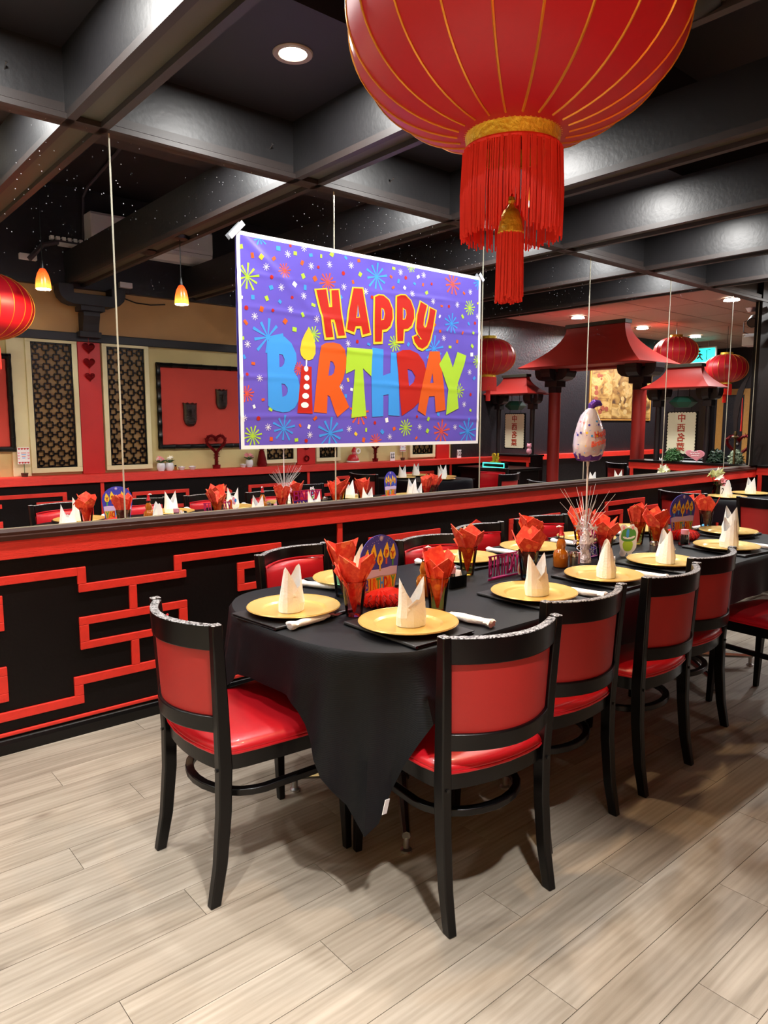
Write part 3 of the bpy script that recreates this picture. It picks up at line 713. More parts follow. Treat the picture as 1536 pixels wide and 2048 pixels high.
def make_roll(lb):
    t = thing('cutlery_roll', lb, 'cutlery'); m = MB(); r = random.Random(5); rings = []
    for y, a, h in ((-0.108, 0.012, 0.010), (-0.102, 0.021, 0.016), (-0.088, 0.017, 0.013), (-0.074, 0.013, 0.011), (-0.05, 0.017, 0.012), (-0.02, 0.021, 0.0135), (0.01, 0.019, 0.013), (0.035, 0.021, 0.0125), (0.055, 0.019, 0.011), (0.066, 0.017, 0.009)):
        ph = r.uniform(-.3, .3); sx_ = r.uniform(-0.003, 0.003)
        rings.append([(sx_+a*cos(2*pi*i/13+ph)*(1+r.uniform(-.12, .12)), y+r.uniform(-.003, .003), 0.0135+h*sin(2*pi*i/13+ph)*(1+r.uniform(-.1, .0))) for i in range(13)])
    m.loft(rings).build('napkin_wrap', paper_white, t, 40)
    f = MB(); f.tube([(0.006, 0.05, 0.02), (0.006, 0.075, 0.014), (0.006, 0.09, 0.010)], [0.004, 0.005, 0.008], 6)
    for q in (-0.007, -0.0023, 0.0023, 0.007): f.tube([(0.006+q, 0.088, 0.010), (0.006+q*1.1, 0.105, 0.007), (0.006+q, 0.128, 0.010)], [0.0016, 0.0016, 0.0008], 5)
    f.build('fork', steel, t)
    MB().loft([[(-0.008, 0.05, 0.012), (-0.004, 0.05, 0.012), (-0.004, 0.05, 0.018), (-0.008, 0.05, 0.018)], [(-0.013, 0.11, 0.006), (-0.011, 0.11, 0.006), (-0.011, 0.11, 0.022), (-0.013, 0.11, 0.022)], [(-0.013, 0.155, 0.008), (-0.012, 0.155, 0.008), (-0.012, 0.155, 0.012), (-0.013, 0.155, 0.012)]]).build('knife', steel, t)
    return t
def make_glass(gm, lb):
    t = thing('tumbler', lb, 'glass')
    m = MB(); m.lathe([(0.001, 0.002), (0.027, 0.001), (0.0295, 0.004), (0.0325, 0.035), (0.0430, 0.122), (0.0438, 0.126)], 28, caps=False)
    m.build('cup', gm, t, 50)
    MB().tube([(0.0432*cos(2*pi*k/28), 0.0432*sin(2*pi*k/28), 0.1255) for k in range(28)], 0.0012, 5, closed=True).build('rim', gm, t)
    return t
def red_napkin_mesh(seed, tall=0.1):
    r = random.Random(seed); m = MB()
    # cone of folded paper inside the glass
    n = 10; base = [(0.004*cos(2*pi*i/n), 0.004*sin(2*pi*i/n), 0.012) for i in range(n)]
    mid = [(0.034*cos(2*pi*i/n)*(1+0.06*(i % 2)), 0.030*sin(2*pi*i/n), 0.118) for i in range(n)]
    m.loft([base, mid], caps=False)
    k = 5
    for j in range(k):
        a = 2*pi*j/k+r.uniform(-.35, .35); d = Vector((cos(a), sin(a), 0)); s = Vector((-sin(a), cos(a), 0))
        h = 0.125+tall*r.uniform(0.62, 1.1); w1 = 0.034*r.uniform(0.9, 1.25); o = r.uniform(0.03, 0.062); tw = r.uniform(-0.03, 0.03)
        z0 = Vector((0, 0, 0.104)); q = d*0.003+Vector((0, 0, -0.001))
        p0 = d*0.022-s*0.026+z0; p1 = d*0.022+s*0.026+z0
        p2 = d*o+s*(w1+0.012)+Vector((0, 0, h-tall*r.uniform(0.2, 0.5))); p3 = d*(o+0.012)+s*tw+Vector((0, 0, h)); p4 = d*o*0.85-s*(w1+0.008)+Vector((0, 0, h-tall*r.uniform(0.1, 0.45)))
        cc = d*(o*0.55+0.016)+s*tw*0.4+Vector((0, 0, (h+0.104)/2))
        P = [p0, p1, p2, p3, p4, cc]
        m.add([tuple(p) for p in P]+[tuple(p-q) for p in P], [(0, 1, 5), (1, 2, 5), (2, 3, 5), (3, 4, 5), (4, 0, 5), (7, 6, 11), (8, 7, 11), (9, 8, 11), (10, 9, 11), (6, 10, 11), (1, 2, 8, 7), (2, 3, 9, 8), (3, 4, 10, 9), (4, 0, 6, 10)])
    return m.mesh('red_napkin', napkin_red, 12)
RN = [red_napkin_mesh(s, 0.095) for s in (3, 8, 12, 17, 22)]

plate0 = make_plate('x'); menu0 = make_menu('x'); roll0 = make_roll('x')
protos = [plate0, menu0, roll0]
used = {}
def place(proto, loc, rz, lb, grp):
    if id(proto) not in used:
        used[id(proto)] = 1; proto.location = loc; proto.rotation_euler = (0, 0, rz); proto['label'] = lb; proto['group'] = grp; return proto
    return copy_tree(proto, None, loc, rz, lb, grp)
SEATS = [  # plate x, y, menu rotation, napkin mesh/rot, phrase, roll (x, y, rot)
    (1.352, -1.228, 95, (1, 20), 'at the left end of the long table', (1.335, -1.372, -80)),
    (1.530, -1.628, 0, (0, -15), 'before the nearest chair', (1.737, -1.69, 8)),
    (2.175, -1.632, 0, (2, -5), 'behind the second chair of the near row', (2.355, -1.712, 12)),
    (2.660, -1.622, 0, (1, 35), 'behind the third chair of the near row', (2.845, -1.70, 8)),
    (3.150, -1.625, 0, (3, 55), 'behind the fourth chair of the near row', (3.335, -1.70, 5)),
    (3.800, -1.628, -6, (3, 70), 'last on the near side, by the image edge', (3.99, -1.69, 5)),
    (1.800, -0.985, 180, (0, 100), 'on the mirror side behind the blue tumbler', (1.655, -0.985, 205)),
    (2.500, -0.965, 180, (3, 60), 'on the mirror side behind the yellow glass', (2.31, -0.955, 190)),
    (2.985, -0.985, 180, (2, 40), 'on the mirror side behind the BIRTHDAY sign', (2.812, -0.955, 188)),
    (3.480, -0.985, 180, (3, 20), 'on the mirror side behind the balloon spray', (3.292, -1.0, 184)),
    (4.000, -0.985, 180, (1, 10), 'on the mirror side at its far right', (3.82, -0.98, 184)),
    (4.330, -1.40, 270, (3, 75), 'at the far right end of the long table', (4.39, -1.18, 90)),
]
for x, y, ma, (ni, nr), ph, (rx, ry, rr) in SEATS:
    a = radians(ma); off = Vector((0.0, 0.0)) 
    place(menu0, (x, y, ZC), a, 'black menu under the plate '+ph, 'black menus under the plates')
    place(plate0, (x, y, ZC+0.0112), 0, 'round gold charger plate '+ph, 'gold charger plates on the long table')
    o = mk('folded_napkin', NAP[ni], None, 0, (x+0.004-(0.02 if 'left end' in ph else 0), y-0.01, ZC+0.0172), (0, 0, radians(nr)))
    tag(o, 'white peaked napkin on the plate '+ph, 'napkin', 'white napkins on the gold plates')
    z = ZC if ph.startswith('at the left') or 'mirror' in ph else ZC
    place(roll0, (rx, ry, z+0.0112 if abs(rx-x) < 0.125 and abs(ry-y) < 0.17 and False else z), radians(rr), 'white cutlery roll beside the plate '+ph, 'cutlery rolls beside the plates')

GL = [  # x, y, glass, napkin, rot, label
    (1.498, -1.385, glass_red, 0, 0, 'rose pink tumbler holding a tall red napkin, front left of the table'),
    (1.640, -1.135, glass_blue, 2, 40, 'blue tumbler with a red napkin behind the rose pink one'),
    (1.760, -1.530, glass_yellow, 1, 70, 'lime tumbler with an orange red napkin beside the sauce bottle at left'),
    (2.300, -1.170, glass_yellow, 3, 10, 'lime yellow tumbler with an upright red napkin before the mirror side chair'),
    (2.425, -1.405, glass_blue, 4, 200, 'blue tumbler with a broad red napkin standing behind the third gold plate'),
    (2.800, -1.135, glass_red, 1, 160, 'rose tumbler with a red napkin behind the tall red capped bottle'),
    (3.065, -1.365, glass_red, 0, 120, 'rose tumbler with a dotted red napkin next to the green party creature'),
    (3.260, -1.10, glass_orange, 4, 30, 'amber tumbler with a red napkin behind the balloon stick'),
    (3.620, -1.22, glass_yellow, 2, 90, 'lime tumbler with a tall folded red napkin right of the green party creature'),
    (3.520, -1.385, glass_yellow, 3, 250, 'lime tumbler with a leaning red napkin behind the fourth napkin'),
    (4.27, -1.16, glass_red, 1, 20, 'rose tumbler with a red napkin behind the far birthday cake card'),
    (4.42, -1.22, glass_blue, 4, 0, 'blue tumbler with a red napkin beside the last gold plate'),
]
gl_protos = {}
for x, y, gm, ni, rz, lb in GL:
    if gm.name in gl_protos: t = copy_tree(gl_protos[gm.name], None, (x, y, ZC), 0, lb, 'tumblers with red napkins')
    else:
        t = make_glass(gm, lb); t.location = (x, y, ZC); t['group'] = 'tumblers with red napkins'; gl_protos[gm.name] = t
    o = mk('red_napkin', RN[ni], None, 0, (x, y, ZC), (0, 0, radians(rz)))
    tag(o, 'red patterned napkin in the '+lb.split(' with')[0].split(' holding')[0]+' '+{0: 'front left on the table', 1: 'at the mirror side left', 2: 'by the left sauce bottle', 3: 'before the mirror side chair', 4: 'behind the third plate', 5: 'behind the red capped bottle', 6: 'next to the green creature', 7: 'behind the balloon stick', 8: 'right of the green creature', 9: 'behind the fourth napkin', 10: 'behind the far cake card', 11: 'beside the last plate'}[GL.index((x, y, gm, ni, rz, lb))], 'napkin', 'red napkins in the tumblers')

# ------------------------------------------------------------------ cake card centrepieces
def make_cake(lb):
    t = thing('cake_centrepiece', lb, 'centrepiece')
    egg = [(0.086*cos(a)*(1.0 if sin(a) > 0 else 1.0), 0.152+0.078*sin(a)) for a in [pi*k/24 for k in range(25)]]
    low = [(-0.066, 0.045), (0.066, 0.045)]
    out = egg + [(-0.080, 0.10), (-0.070, 0.045), (0.070, 0.045), (0.080, 0.10)]
    cd = MB().prism(out, lambda u, v: (u, -0.0012, v), lambda u, v: (u, 0.0012, v)).build('card', purple_card, t, 0)
    for sgn, rot, nmx in ((-1, FACE_NEAR, 1), (1, FACE_MIRROR, -1)):
        Y = sgn*0.0016
        g = lambda u, v, yy=Y: (nmx*u, yy, v)
        h = lambda u, v, yy=Y: (nmx*u, yy+sgn*0.0005, v)
        k = lambda u, v, yy=Y: (nmx*u, yy+sgn*0.001, v)
        MB().prism([(-0.079, 0.112), (-0.05, 0.118), (0.0, 0.116), (0.05, 0.12), (0.078, 0.118), (0.076, 0.09), (-0.076, 0.09)], g, h).build('icing_print', lilac, cd, 0)
        MB().prism([(-0.0755, 0.094), (-0.04, 0.091), (0.0, 0.096), (0.04, 0.091), (0.0755, 0.094), (0.066, 0.047), (-0.066, 0.047)], g, h).build('cake_print', mat('ochre_print', '#d9a32a') if 'ochre_print' not in MATS else MATS['ochre_print'], cd, 0)
        for i, (ch, dz) in enumerate(zip('HAPPY', (0, 0.014, -0.004, 0.016, 0.008))):
            x = -0.058+0.029*i; z = 0.152+dz
            fl = [(x+0.004, z+0.036), (x+0.011, z+0.013), (x+0.0142, z-0.003), (x+0.007, z-0.017), (x-0.007, z-0.017), (x-0.0142, z-0.003), (x-0.010, z+0.013)]
            MB().prism(fl, g, h).build('flame_print', yellow_p, cd, 0)
            MB().prism([(x-0.0035, z-0.016), (x+0.0035, z-0.016), (x+0.0035, z-0.038), (x-0.0035, z-0.038)], g, h).build('candle_print', [blue_p, blue_p, yellow_p, coral_p, green_p][i], cd, 0)
            text('letter', ch, 0.03, char_red, cd, (nmx*x, Y+sgn*0.0012, z-0.002), rot, 0.0004, 0.75, 0.0012)
        for i, ch in enumerate('BIRTHDAY'):
            text('letter', ch, 0.05, [purple_card, red_p, orange_p, green_p, blue_p, red_p, orange_p, green_p][i], cd, (nmx*(-0.059+0.0168*i), Y+sgn*0.001, 0.068), rot, 0.0004, 0.5, 0.0016)
        st = MB()
        for q in range(26):
            a = rnd.uniform(0, pi); rr = rnd.uniform(0.55, 0.96); u = 0.083*rr*cos(a); v = 0.165+0.066*rr*sin(a)
            st.prism([(u-0.0012, v), (u, v-0.0012), (u+0.0012, v), (u, v+0.0012)], g, h)
        for q in range(8):
            a = pi*q/8; u0, v0 = 0.006, 0.218; du, dv = 0.009*cos(a), 0.009*sin(a)
            st.prism([(u0-du-dv*.06, v0-dv+du*.06), (u0-du+dv*.06, v0-dv-du*.06), (u0+du+dv*.06, v0+dv-du*.06), (u0+du-dv*.06, v0+dv+du*.06)], g, h)
        stuff(st.build('star_print', lilac, cd, 0))
    m = MB(); n = 44
    rings = []
    for r_, z in ((0.012, 0.052), (0.05, 0.050), (0.078, 0.040), (0.088, 0.026), (0.085, 0.012), (0.072, 0.001), (0.01, 0.001)):
        rings.append([(r_*cos(2*pi*i/n)*(1 if i % 2 else 0.6), r_*sin(2*pi*i/n)*(1 if i % 2 else 0.6), z) for i in range(n)])
    m.loft(rings).build('honeycomb_base', honey_red, t, 0)
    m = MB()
    for i in range(22):       # diamond cells of the tissue, deep red painting the shade in the gaps
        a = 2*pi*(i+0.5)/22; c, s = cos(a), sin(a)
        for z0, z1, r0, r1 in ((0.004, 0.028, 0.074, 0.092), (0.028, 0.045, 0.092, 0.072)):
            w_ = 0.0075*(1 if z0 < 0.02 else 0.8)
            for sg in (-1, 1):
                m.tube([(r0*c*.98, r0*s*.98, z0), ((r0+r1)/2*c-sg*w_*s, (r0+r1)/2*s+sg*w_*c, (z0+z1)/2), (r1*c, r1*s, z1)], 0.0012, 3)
    stuff(m.build('honeycomb_cells', honey_shade, t, 0))
    return t
cake = make_cake('round happy birthday cake card on a red honeycomb base, at the left of the table')
cake.scale = (1.12, 1.12, 1.12); cake.location = (1.672, -1.315, ZC); cake['group'] = 'birthday cake cards'; cake.rotation_euler = (0, 0, radians(3))
copy_tree(cake, None, (3.975, -1.29, ZC), -0.28, 'round happy birthday cake card on a red honeycomb base, far down the table', 'birthday cake cards')

# ------------------------------------------------------------------ sauce bottles, caddies, shakers
def make_bottle(lb):
    t = thing('sauce_bottle', lb, 'bottle')
    m = MB(); m.lathe([(0.001, 0), (0.031, 0), (0.035, 0.006), (0.035, 0.062), (0.031, 0.074), (0.020, 0.084), (0.0195, 0.09), (0.0225, 0.102), (0.020, 0.118), (0.014, 0.132), (0.0125, 0.136), (0.001, 0.136)], 24)
    m.build('bottle', sauce, t, 60)
    MB().lathe([(0.0135, 0.134), (0.014, 0.15), (0.0115, 0.16), (0.001, 0.16)], 16).build('neck', glass_clear, t)
    c = MB().lathe([(0.014, 0.149), (0.0145, 0.153), (0.009, 0.162), (0.0085, 0.182), (0.0095, 0.184), (0.0095, 0.19), (0.001, 0.19)], 16).build('cap', cap_red, t)
    MB().tube([(0, 0, 0.186), (0.012, -0.002, 0.191), (0.024, -0.004, 0.187)], [0.005, 0.0045, 0.003], 8).build('spout', paper_white, c)
    return t
b0 = make_bottle('orange sauce bottle with a red cap, half hidden behind the left lime tumbler'); b0.location = (1.885, -1.335, ZC); b0['group'] = 'orange sauce bottles'
copy_tree(b0, None, (2.755, -1.335, ZC), 2.5, 'orange sauce bottle with a red cap in full view at the middle of the table', 'orange sauce bottles')
copy_tree(b0, None, (3.70, -1.33, ZC), 1.2, 'orange sauce bottle beside the far birthday cake card', 'orange sauce bottles')
def make_caddy(lb):
    t = thing('condiment_caddy', lb, 'caddy')
    m = MB(); m.box(-0.045, 0.045, -0.03, 0.03, 0, 0.004); m.box(-0.045, 0.045, -0.03, -0.028, 0.004, 0.05); m.box(-0.045, 0.045, 0.028, 0.03, 0.004, 0.05); m.box(-0.045, -0.043, -0.03, 0.03, 0.004, 0.05); m.box(0.043, 0.045, -0.03, 0.03, 0.004, 0.065)
    m.build('acrylic_tray', glass_clear, t, 0)
    j = MB().lathe([(0.001, 0.005), (0.02, 0.005), (0.021, 0.03), (0.018, 0.06), (0.016, 0.062), (0.001, 0.062)], 16, (-0.018, 0, 0)).build('soy_bottle', soy, t)
    MB().lathe([(0.019, 0.06), (0.02, 0.066), (0.02, 0.086), (0.001, 0.088)], 16, (-0.018, 0, 0)).build('cap', pink_p, j)
    MB().prism([(0.0, 0.005), (0.042, 0.005), (0.02, 0.07)], lambda a, b: (a, -0.02, b), lambda a, b: (a, 0.006, b)).build('sugar_packet', cloth_white, t, 0)
    MB().prism([(0.006, 0.005), (0.04, 0.005), (0.028, 0.064)], lambda a, b: (a, 0.008, b), lambda a, b: (a, 0.02, b)).build('sugar_packet', cloth_white, t, 0)
    return t
c0 = make_caddy('clear condiment caddy with soy bottle and packets, right of the left lime tumbler'); c0.location = (2.08, -1.30, ZC); c0['group'] = 'condiment caddies'
copy_tree(c0, None, (3.80, -1.40, ZC), 0.4, 'clear condiment caddy with soy bottle before the far birthday cake card', 'condiment caddies')
def make_shaker(lb):
    t = thing('shaker', lb, 'shaker'); MB().lathe([(0.001, 0), (0.02, 0), (0.021, 0.045), (0.001, 0.045)], 18).build('jar', steel, t)
    MB().lathe([(0.021, 0.043), (0.0215, 0.06), (0.017, 0.067), (0.001, 0.069)], 18).build('lid', chrome, t); return t
s0 = make_shaker('small steel shaker beside the middle sauce bottle'); s0.location = (2.82, -1.36, ZC); s0['group'] = 'small table shakers'
copy_tree(s0, None, (3.40, -1.44, ZC), 0, 'small steel shaker in front of the lime tumblers beyond the green creature', 'small table shakers')
pk = MB().box(-0.012, 0.012, -0.008, 0.008, 0, 0.055).build('sugar_packet', pink_p, None, 0, 0.001, (2.872, -1.345, ZC))
tag(pk, 'pink and white packet standing beside the steel shaker', 'packet')

# ------------------------------------------------------------------ foil letter signs
def letter_sign(lb, x, y, rz, rows):
    t = thing('birthday_letter_sign', lb, 'sign', (x, y, ZC), rz)
    z = 0.0
    for word, hgt, fm, wd in rows:
        n = len(word); pz = z
        MB().box(-wd/2, wd/2, -0.002, 0.002, pz, pz+0.007).build('rail', fm, t, 0)
        for i, ch in enumerate(word):
            text('letter', ch, (hgt-0.012)*1.35, fm, t, (-wd/2+wd*(i+0.5)/n, 0, pz+hgt/2), FACE_NEAR, 0.002, wd/n/((hgt-0.012)*0.86), 0.0012)
        z += hgt
        MB().box(-wd/2, wd/2, -0.002, 0.002, z-0.006, z).build('rail', fm, t, 0)
    MB().box(-0.05, 0.05, 0.0, 0.03, 0, 0.002).build('foot', fm, t, 0)
letter_sign('short magenta foil BIRTHDAY letter sign left of the blue tumbler', 2.375, -1.315, 0.03, [('BIRTHDAY', 0.105, foil_magenta, 0.21)])
letter_sign('taller magenta and purple foil HAPPY BIRTHDAY letter sign behind the green creature', 3.13, -1.30, 0.05, [('BIRTHDAY', 0.07, foil_purple, 0.24), ('HAPPY', 0.075, foil_magenta, 0.24)])
# die-cut party creatures
t = thing('party_creature_cutout', 'green smiling party creature cutout with pink ears and blue nose', 'cutout', (3.235, -1.385, ZC), -0.6)
def plate2(poly, m_, par, y0, y1, nm): return MB().prism(poly, lambda a, b: (a, y0, b), lambda a, b: (a, y1, b)).build(nm, m_, par, 0)
body = [(-0.022, 0.0), (-0.012, 0.004), (-0.004, 0.022), (0.006, 0.022), (0.012, 0.004), (0.03, 0.002), (0.022, 0.02), (0.036, 0.03), (0.045, 0.045), (0.047, 0.085), (0.052, 0.12), (0.047, 0.14), (0.034, 0.148), (0.03, 0.158), (0.018, 0.156), (0.012, 0.145), (0.0, 0.145), (-0.012, 0.156), (-0.028, 0.157), (-0.036, 0.148), (-0.03, 0.13), (-0.038, 0.1), (-0.034, 0.06), (-0.028, 0.035), (-0.034, 0.012)]
bd = plate2(offset_poly(body, 0.004), white_print, t, -0.001, 0.001, 'card')
plate2(smoothpoly([(-0.03, 0.075), (0.04, 0.075), (0.048, 0.12), (0.03, 0.142), (-0.02, 0.142), (-0.034, 0.11)], 2), green_p, bd, -0.002, 0.002, 'head_print')
plate2(smoothpoly([(-0.018, 0.025), (0.026, 0.025), (0.034, 0.08), (-0.026, 0.08)], 2), lime_p, bd, -0.0016, 0.0016, 'belly_print')
plate2(smoothpoly([(-0.026, 0.103), (0.008, 0.094), (0.042, 0.106), (0.036, 0.092), (0.008, 0.086), (-0.02, 0.09)], 1), white_print, bd, -0.0026, 0.0026, 'grin_print')
plate2(smoothpoly([(0.0, 0.092), (0.008, 0.098), (0.01, 0.135), (0.0, 0.14), (-0.006, 0.125), (-0.006, 0.1)], 2), blue_p, bd, -0.003, 0.003, 'nose_print')
for s in (-1, 1): plate2(smoothpoly([(0.004+s*0.018, 0.134), (0.004+s*0.03, 0.138), (0.004+s*0.03, 0.154), (0.004+s*0.016, 0.152)], 2), pink_p, bd, -0.0022, 0.0022, 'ear_print')
t = thing('swan_cutout', 'orange swan shaped party cutout with balloons, behind the broad red napkin', 'cutout', (2.50, -1.33, ZC), -0.2)
sw = [(-0.03, 0.0), (0.03, 0.0), (0.045, 0.03), (0.05, 0.05), (0.03, 0.04), (0.01, 0.045), (-0.005, 0.06), (0.0, 0.085), (0.002, 0.105), (-0.012, 0.118), (-0.03, 0.11), (-0.04, 0.098), (-0.026, 0.098), (-0.018, 0.09), (-0.026, 0.06), (-0.036, 0.03)]
bd = plate2(smoothpoly(offset_poly(sw, 0.006), 1), white_print, t, -0.001, 0.001, 'card')
plate2(smoothpoly(sw, 1), orange_p, bd, -0.002, 0.002, 'swan_print')
for (u, v), m_ in zip(((0.014, 0.118), (0.03, 0.105), (0.02, 0.09)), (pink_p, blue_p, pink_p)):
    plate2([(u+0.011*cos(2*pi*k/14), v+0.014*sin(2*pi*k/14)) for k in range(14)], m_, bd, -0.0022, 0.0022, 'balloon_print')

# ------------------------------------------------------------------ balloon on its spray weight
t = thing('balloon_centrepiece', 'silver and purple foil balloon on a white stick in a white star spray', 'balloon', (2.945, -1.335, ZC), -0.35)
sp = MB().lathe([(0.001, 0), (0.034, 0), (0.03, 0.03), (0.02, 0.06), (0.028, 0.09), (0.022, 0.13), (0.012, 0.16), (0.001, 0.17)], 14, mod=lambda a: 1+0.18*sin(a*7)).build('foil_weight', foil_white, t, 20)
MB().tube([(0, 0, 0.05), (0.001, 0, 0.3), (0.0, 0, 0.505)], 0.0042, 8).build('stick', white_plastic, t)
MB().tube([(0, 0, 0.46), (0, 0, 0.505), (0, 0, 0.515)], [0.006, 0.009, 0.006], 10).build('cup_holder', white_plastic, t)
rs = random.Random(11)
m = MB()
for k in range(26):
    a = rs.uniform(0, 2*pi); e = rs.uniform(0.15, 0.75); L = rs.uniform(0.14, 0.26); d = Vector((cos(a)*e, sin(a)*e, 1)).normalized()
    p = Vector((0, 0, 0.13)); m.tube([tuple(p), tuple(p+d*L*0.55), tuple(p+d*L+Vector((cos(a)*.02, sin(a)*.02, 0)))], [0.0012, 0.001, 0.0007], 4)
stuff(m.build('spray_wires', white_plastic, sp, 0))
m = MB()
for k in range(15):
    a0 = rs.uniform(0, 2*pi); r0 = rs.uniform(0.02, 0.05); z0 = rs.uniform(0.04, 0.2); pts = []
    for q in range(14): pts.append((r0*cos(a0)+0.012*cos(q*0.9), r0*sin(a0)+0.012*sin(q*0.9), z0-0.006*q+0.03))
    m.tube(pts, 0.0012, 3)
stuff(m.build('curling_ribbon', foil_white, sp, 0))
def star(cx, cz, r, y, nm, mt, par):
    p = [((r if k % 2 == 0 else r*0.42)*sin(pi*k/5)+cx, (r if k % 2 == 0 else r*0.42)*cos(pi*k/5)+cz) for k in range(10)]
    MB().prism(p, lambda a, b: (a, y, b), lambda a, b: (a, y+0.001, b)).build(nm, mt, par, 0)
for cx, cz, r, y, mt in ((-0.055, 0.175, 0.026, -0.02, foil_white), (-0.048, 0.145, 0.018, -0.03, pink_p), (0.02, 0.17, 0.02, -0.05, foil_white), (-0.035, 0.06, 0.024, -0.045, foil_white), (0.045, 0.15, 0.02, 0.03, pink_p), (0.0, 0.115, 0.022, -0.055, foil_white), (-0.03, 0.095, 0.018, 0.04, foil_white)):
    star(cx, cz, r, y, 'foil_star', mt, sp)
rings = []
for z, a, b, dx in ((0.49, 0.02, 0.02, -0.01), (0.498, 0.058, 0.035, -0.006), (0.52, 0.074, 0.055, 0), (0.56, 0.080, 0.062, 0.004), (0.61, 0.075, 0.06, 0.004), (0.66, 0.060, 0.05, 0.002), (0.70, 0.042, 0.035, 0.0), (0.725, 0.025, 0.02, 0.004), (0.735, 0.013, 0.012, 0.008)):
    rings.append([(dx+a*cos(2*pi*i/20)*(1+0.04*sin(3*i+z*40)), b*sin(2*pi*i/20)*(1+0.04*cos(2*i+z*50)), z) for i in range(20)])
bl = MB().loft(rings).build('balloon', balloon_mat, t, 50)
MB().loft([[(x_*cos(2*pi*i/24)*(1+0.05*sin(i*2.3)), x_*0.66*sin(2*pi*i/24)*(1+0.05*sin(i*2.3)), z_) for i in range(24)] for x_, z_ in ((0.03, 0.484), (0.058, 0.49), (0.069, 0.505), (0.076, 0.523), (0.068, 0.521))], caps=False).build('crimped_hem', balloon_purple, bl, 20)
MB().tube([(0.006, 0, 0.728), (0.01, 0, 0.745), (0.024, -0.004, 0.757), (0.044, -0.008, 0.756), (0.058, -0.01, 0.748)], [0.014, 0.018, 0.019, 0.015, 0.006], 10).build('twisted_neck', balloon_purple, bl, 30)
cf = [MB() for _ in range(4)]; cms = [pink_p, yellow_p, blue_p, purple_card]
for k in range(46):
    a = rs.uniform(pi, 2*pi); z = rs.uniform(0.525, 0.68); i = min(range(len(rings)), key=lambda q: abs(rings[q][0][2]-z)); 
    za = [0.52, 0.56, 0.61, 0.66, 0.70]; aa = [0.074, 0.080, 0.075, 0.060, 0.042]; bb_ = [0.055, 0.062, 0.06, 0.05, 0.035]
    q = max(j for j in range(5) if za[j] <= z+1e-6) if z >= 0.52 else 0; q = min(q, 3); f = (z-za[q])/(za[q+1]-za[q])
    A_ = (aa[q]+(aa[q+1]-aa[q])*f)*1.045; B_ = (bb_[q]+(bb_[q+1]-bb_[q])*f)*1.045
    p = Vector((A_*cos(a)+0.003, B_*sin(a), z)); n_ = Vector((cos(a)/A_, sin(a)/B_, 0)).normalized(); s_ = Vector((-n_.y, n_.x, 0)); r_ = rs.choice([0.002, 0.003, 0.0055])
    cf[k % 4].add([tuple(p+s_*r_*cos(2*pi*j/7)+Vector((0, 0, r_*sin(2*pi*j/7)))) for j in range(7)], [tuple(range(7))])
for c_, m_ in zip(cf, cms): stuff(c_.build('dot_print', m_, bl, 0))
def wrap_text(body, size, x0, z0, sx):
    me = text_mesh(body, size, 0.0004, sx, 0.0006)
    za = [0.52, 0.56, 0.61, 0.66, 0.70]; aa = [0.074, 0.080, 0.075, 0.060, 0.042]; bb = [0.055, 0.062, 0.06, 0.05, 0.035]
    for v in me.vertices:
        X, Z = x0+v.co.x, z0+v.co.y+0.25*v.co.x; q = min(3, max([j for j in range(5) if za[j] <= Z] or [0])); f = (Z-za[q])/(za[q+1]-za[q])
        A = (aa[q]+(aa[q+1]-aa[q])*f)*1.06; B = (bb[q]+(bb[q+1]-bb[q])*f)*1.06; c = max(-0.98, min(0.98, (X-0.004)/A))
        v.co = Vector((X, -B*sqrt(1-c*c)-0.0015-v.co.z, Z))
    me.materials.clear(); me.materials.append(char_red if 'H' in body else coral_p); mk('lettering', me, bl)
wrap_text('Happy', 0.042, 0.028, 0.618, 0.8); wrap_text('Birthday', 0.036, 0.016, 0.575, 0.75)

# ================================================================== OTHER TABLES
def small_table(lb, clb, x, y, hx, hy, rz=0):
    t = thing('dining_table', lb, 'table', (x, y, 0), rz)
    MB().box(-hx+0.015, hx-0.015, -hy+0.015, hy-0.015, 0.725, 0.75).build('tabletop', black_wood, t, 0)
    MB().cyl((0, 0, 0.05), (0, 0, 0.725), 0.036, n=14).build('column', black_plastic, t)
    for k in range(4):
        a = pi/4+pi/2*k; d = Vector((cos(a), sin(a), 0)); MB().tube([(0, 0, 0.08), tuple(d*0.33+Vector((0, 0, 0.03))), tuple(d*0.36)], [0.026, 0.017, 0.014], 8).build('foot', chrome, t)
    o = []; N = 120
    for k in range(N):
        a = 2*pi*k/N; c, s = cos(a), sin(a); o.append((hx*(1 if c > 0 else -1)*abs(c)**0.28, hy*(1 if s > 0 else -1)*abs(s)**0.28))
    o = o[::-1]
    ang = lambda p: abs(abs(p.x)/hx*abs(p.y)/hy)
    cl = drape(o, TH_, lambda p, s: 0.2+0.16*max(0, (ang(p)-0.55)/0.45), lambda p, s: 0.01+0.04*max(0, (ang(p)-0.6)/0.4), lambda p, s, t_: t_*(0.008*sin(s*22)), 8).build('tablecloth', cloth_m, None, 50, 0, (x, y, 0), (0, 0, rz))
    tag(cl, clb, 'tablecloth')
def setting(x, y, ph, n=0, nr=0):
    copy_tree(plate0, None, (x, y, ZC), 0, 'gold charger plate '+ph, 'gold charger plates on the other tables')
    o = mk('folded_napkin', NAP[n], None, 0, (x, y, ZC+0.006), (0, 0, radians(nr))); tag(o, 'white peaked napkin standing on the gold plate '+ph, 'napkin', 'white napkins on the other tables')
small_table('square dining table with black cloth at the far right by the mirror', 'black cloth on the far table right of the long table', 6.72, -0.72, 0.42, 0.58)
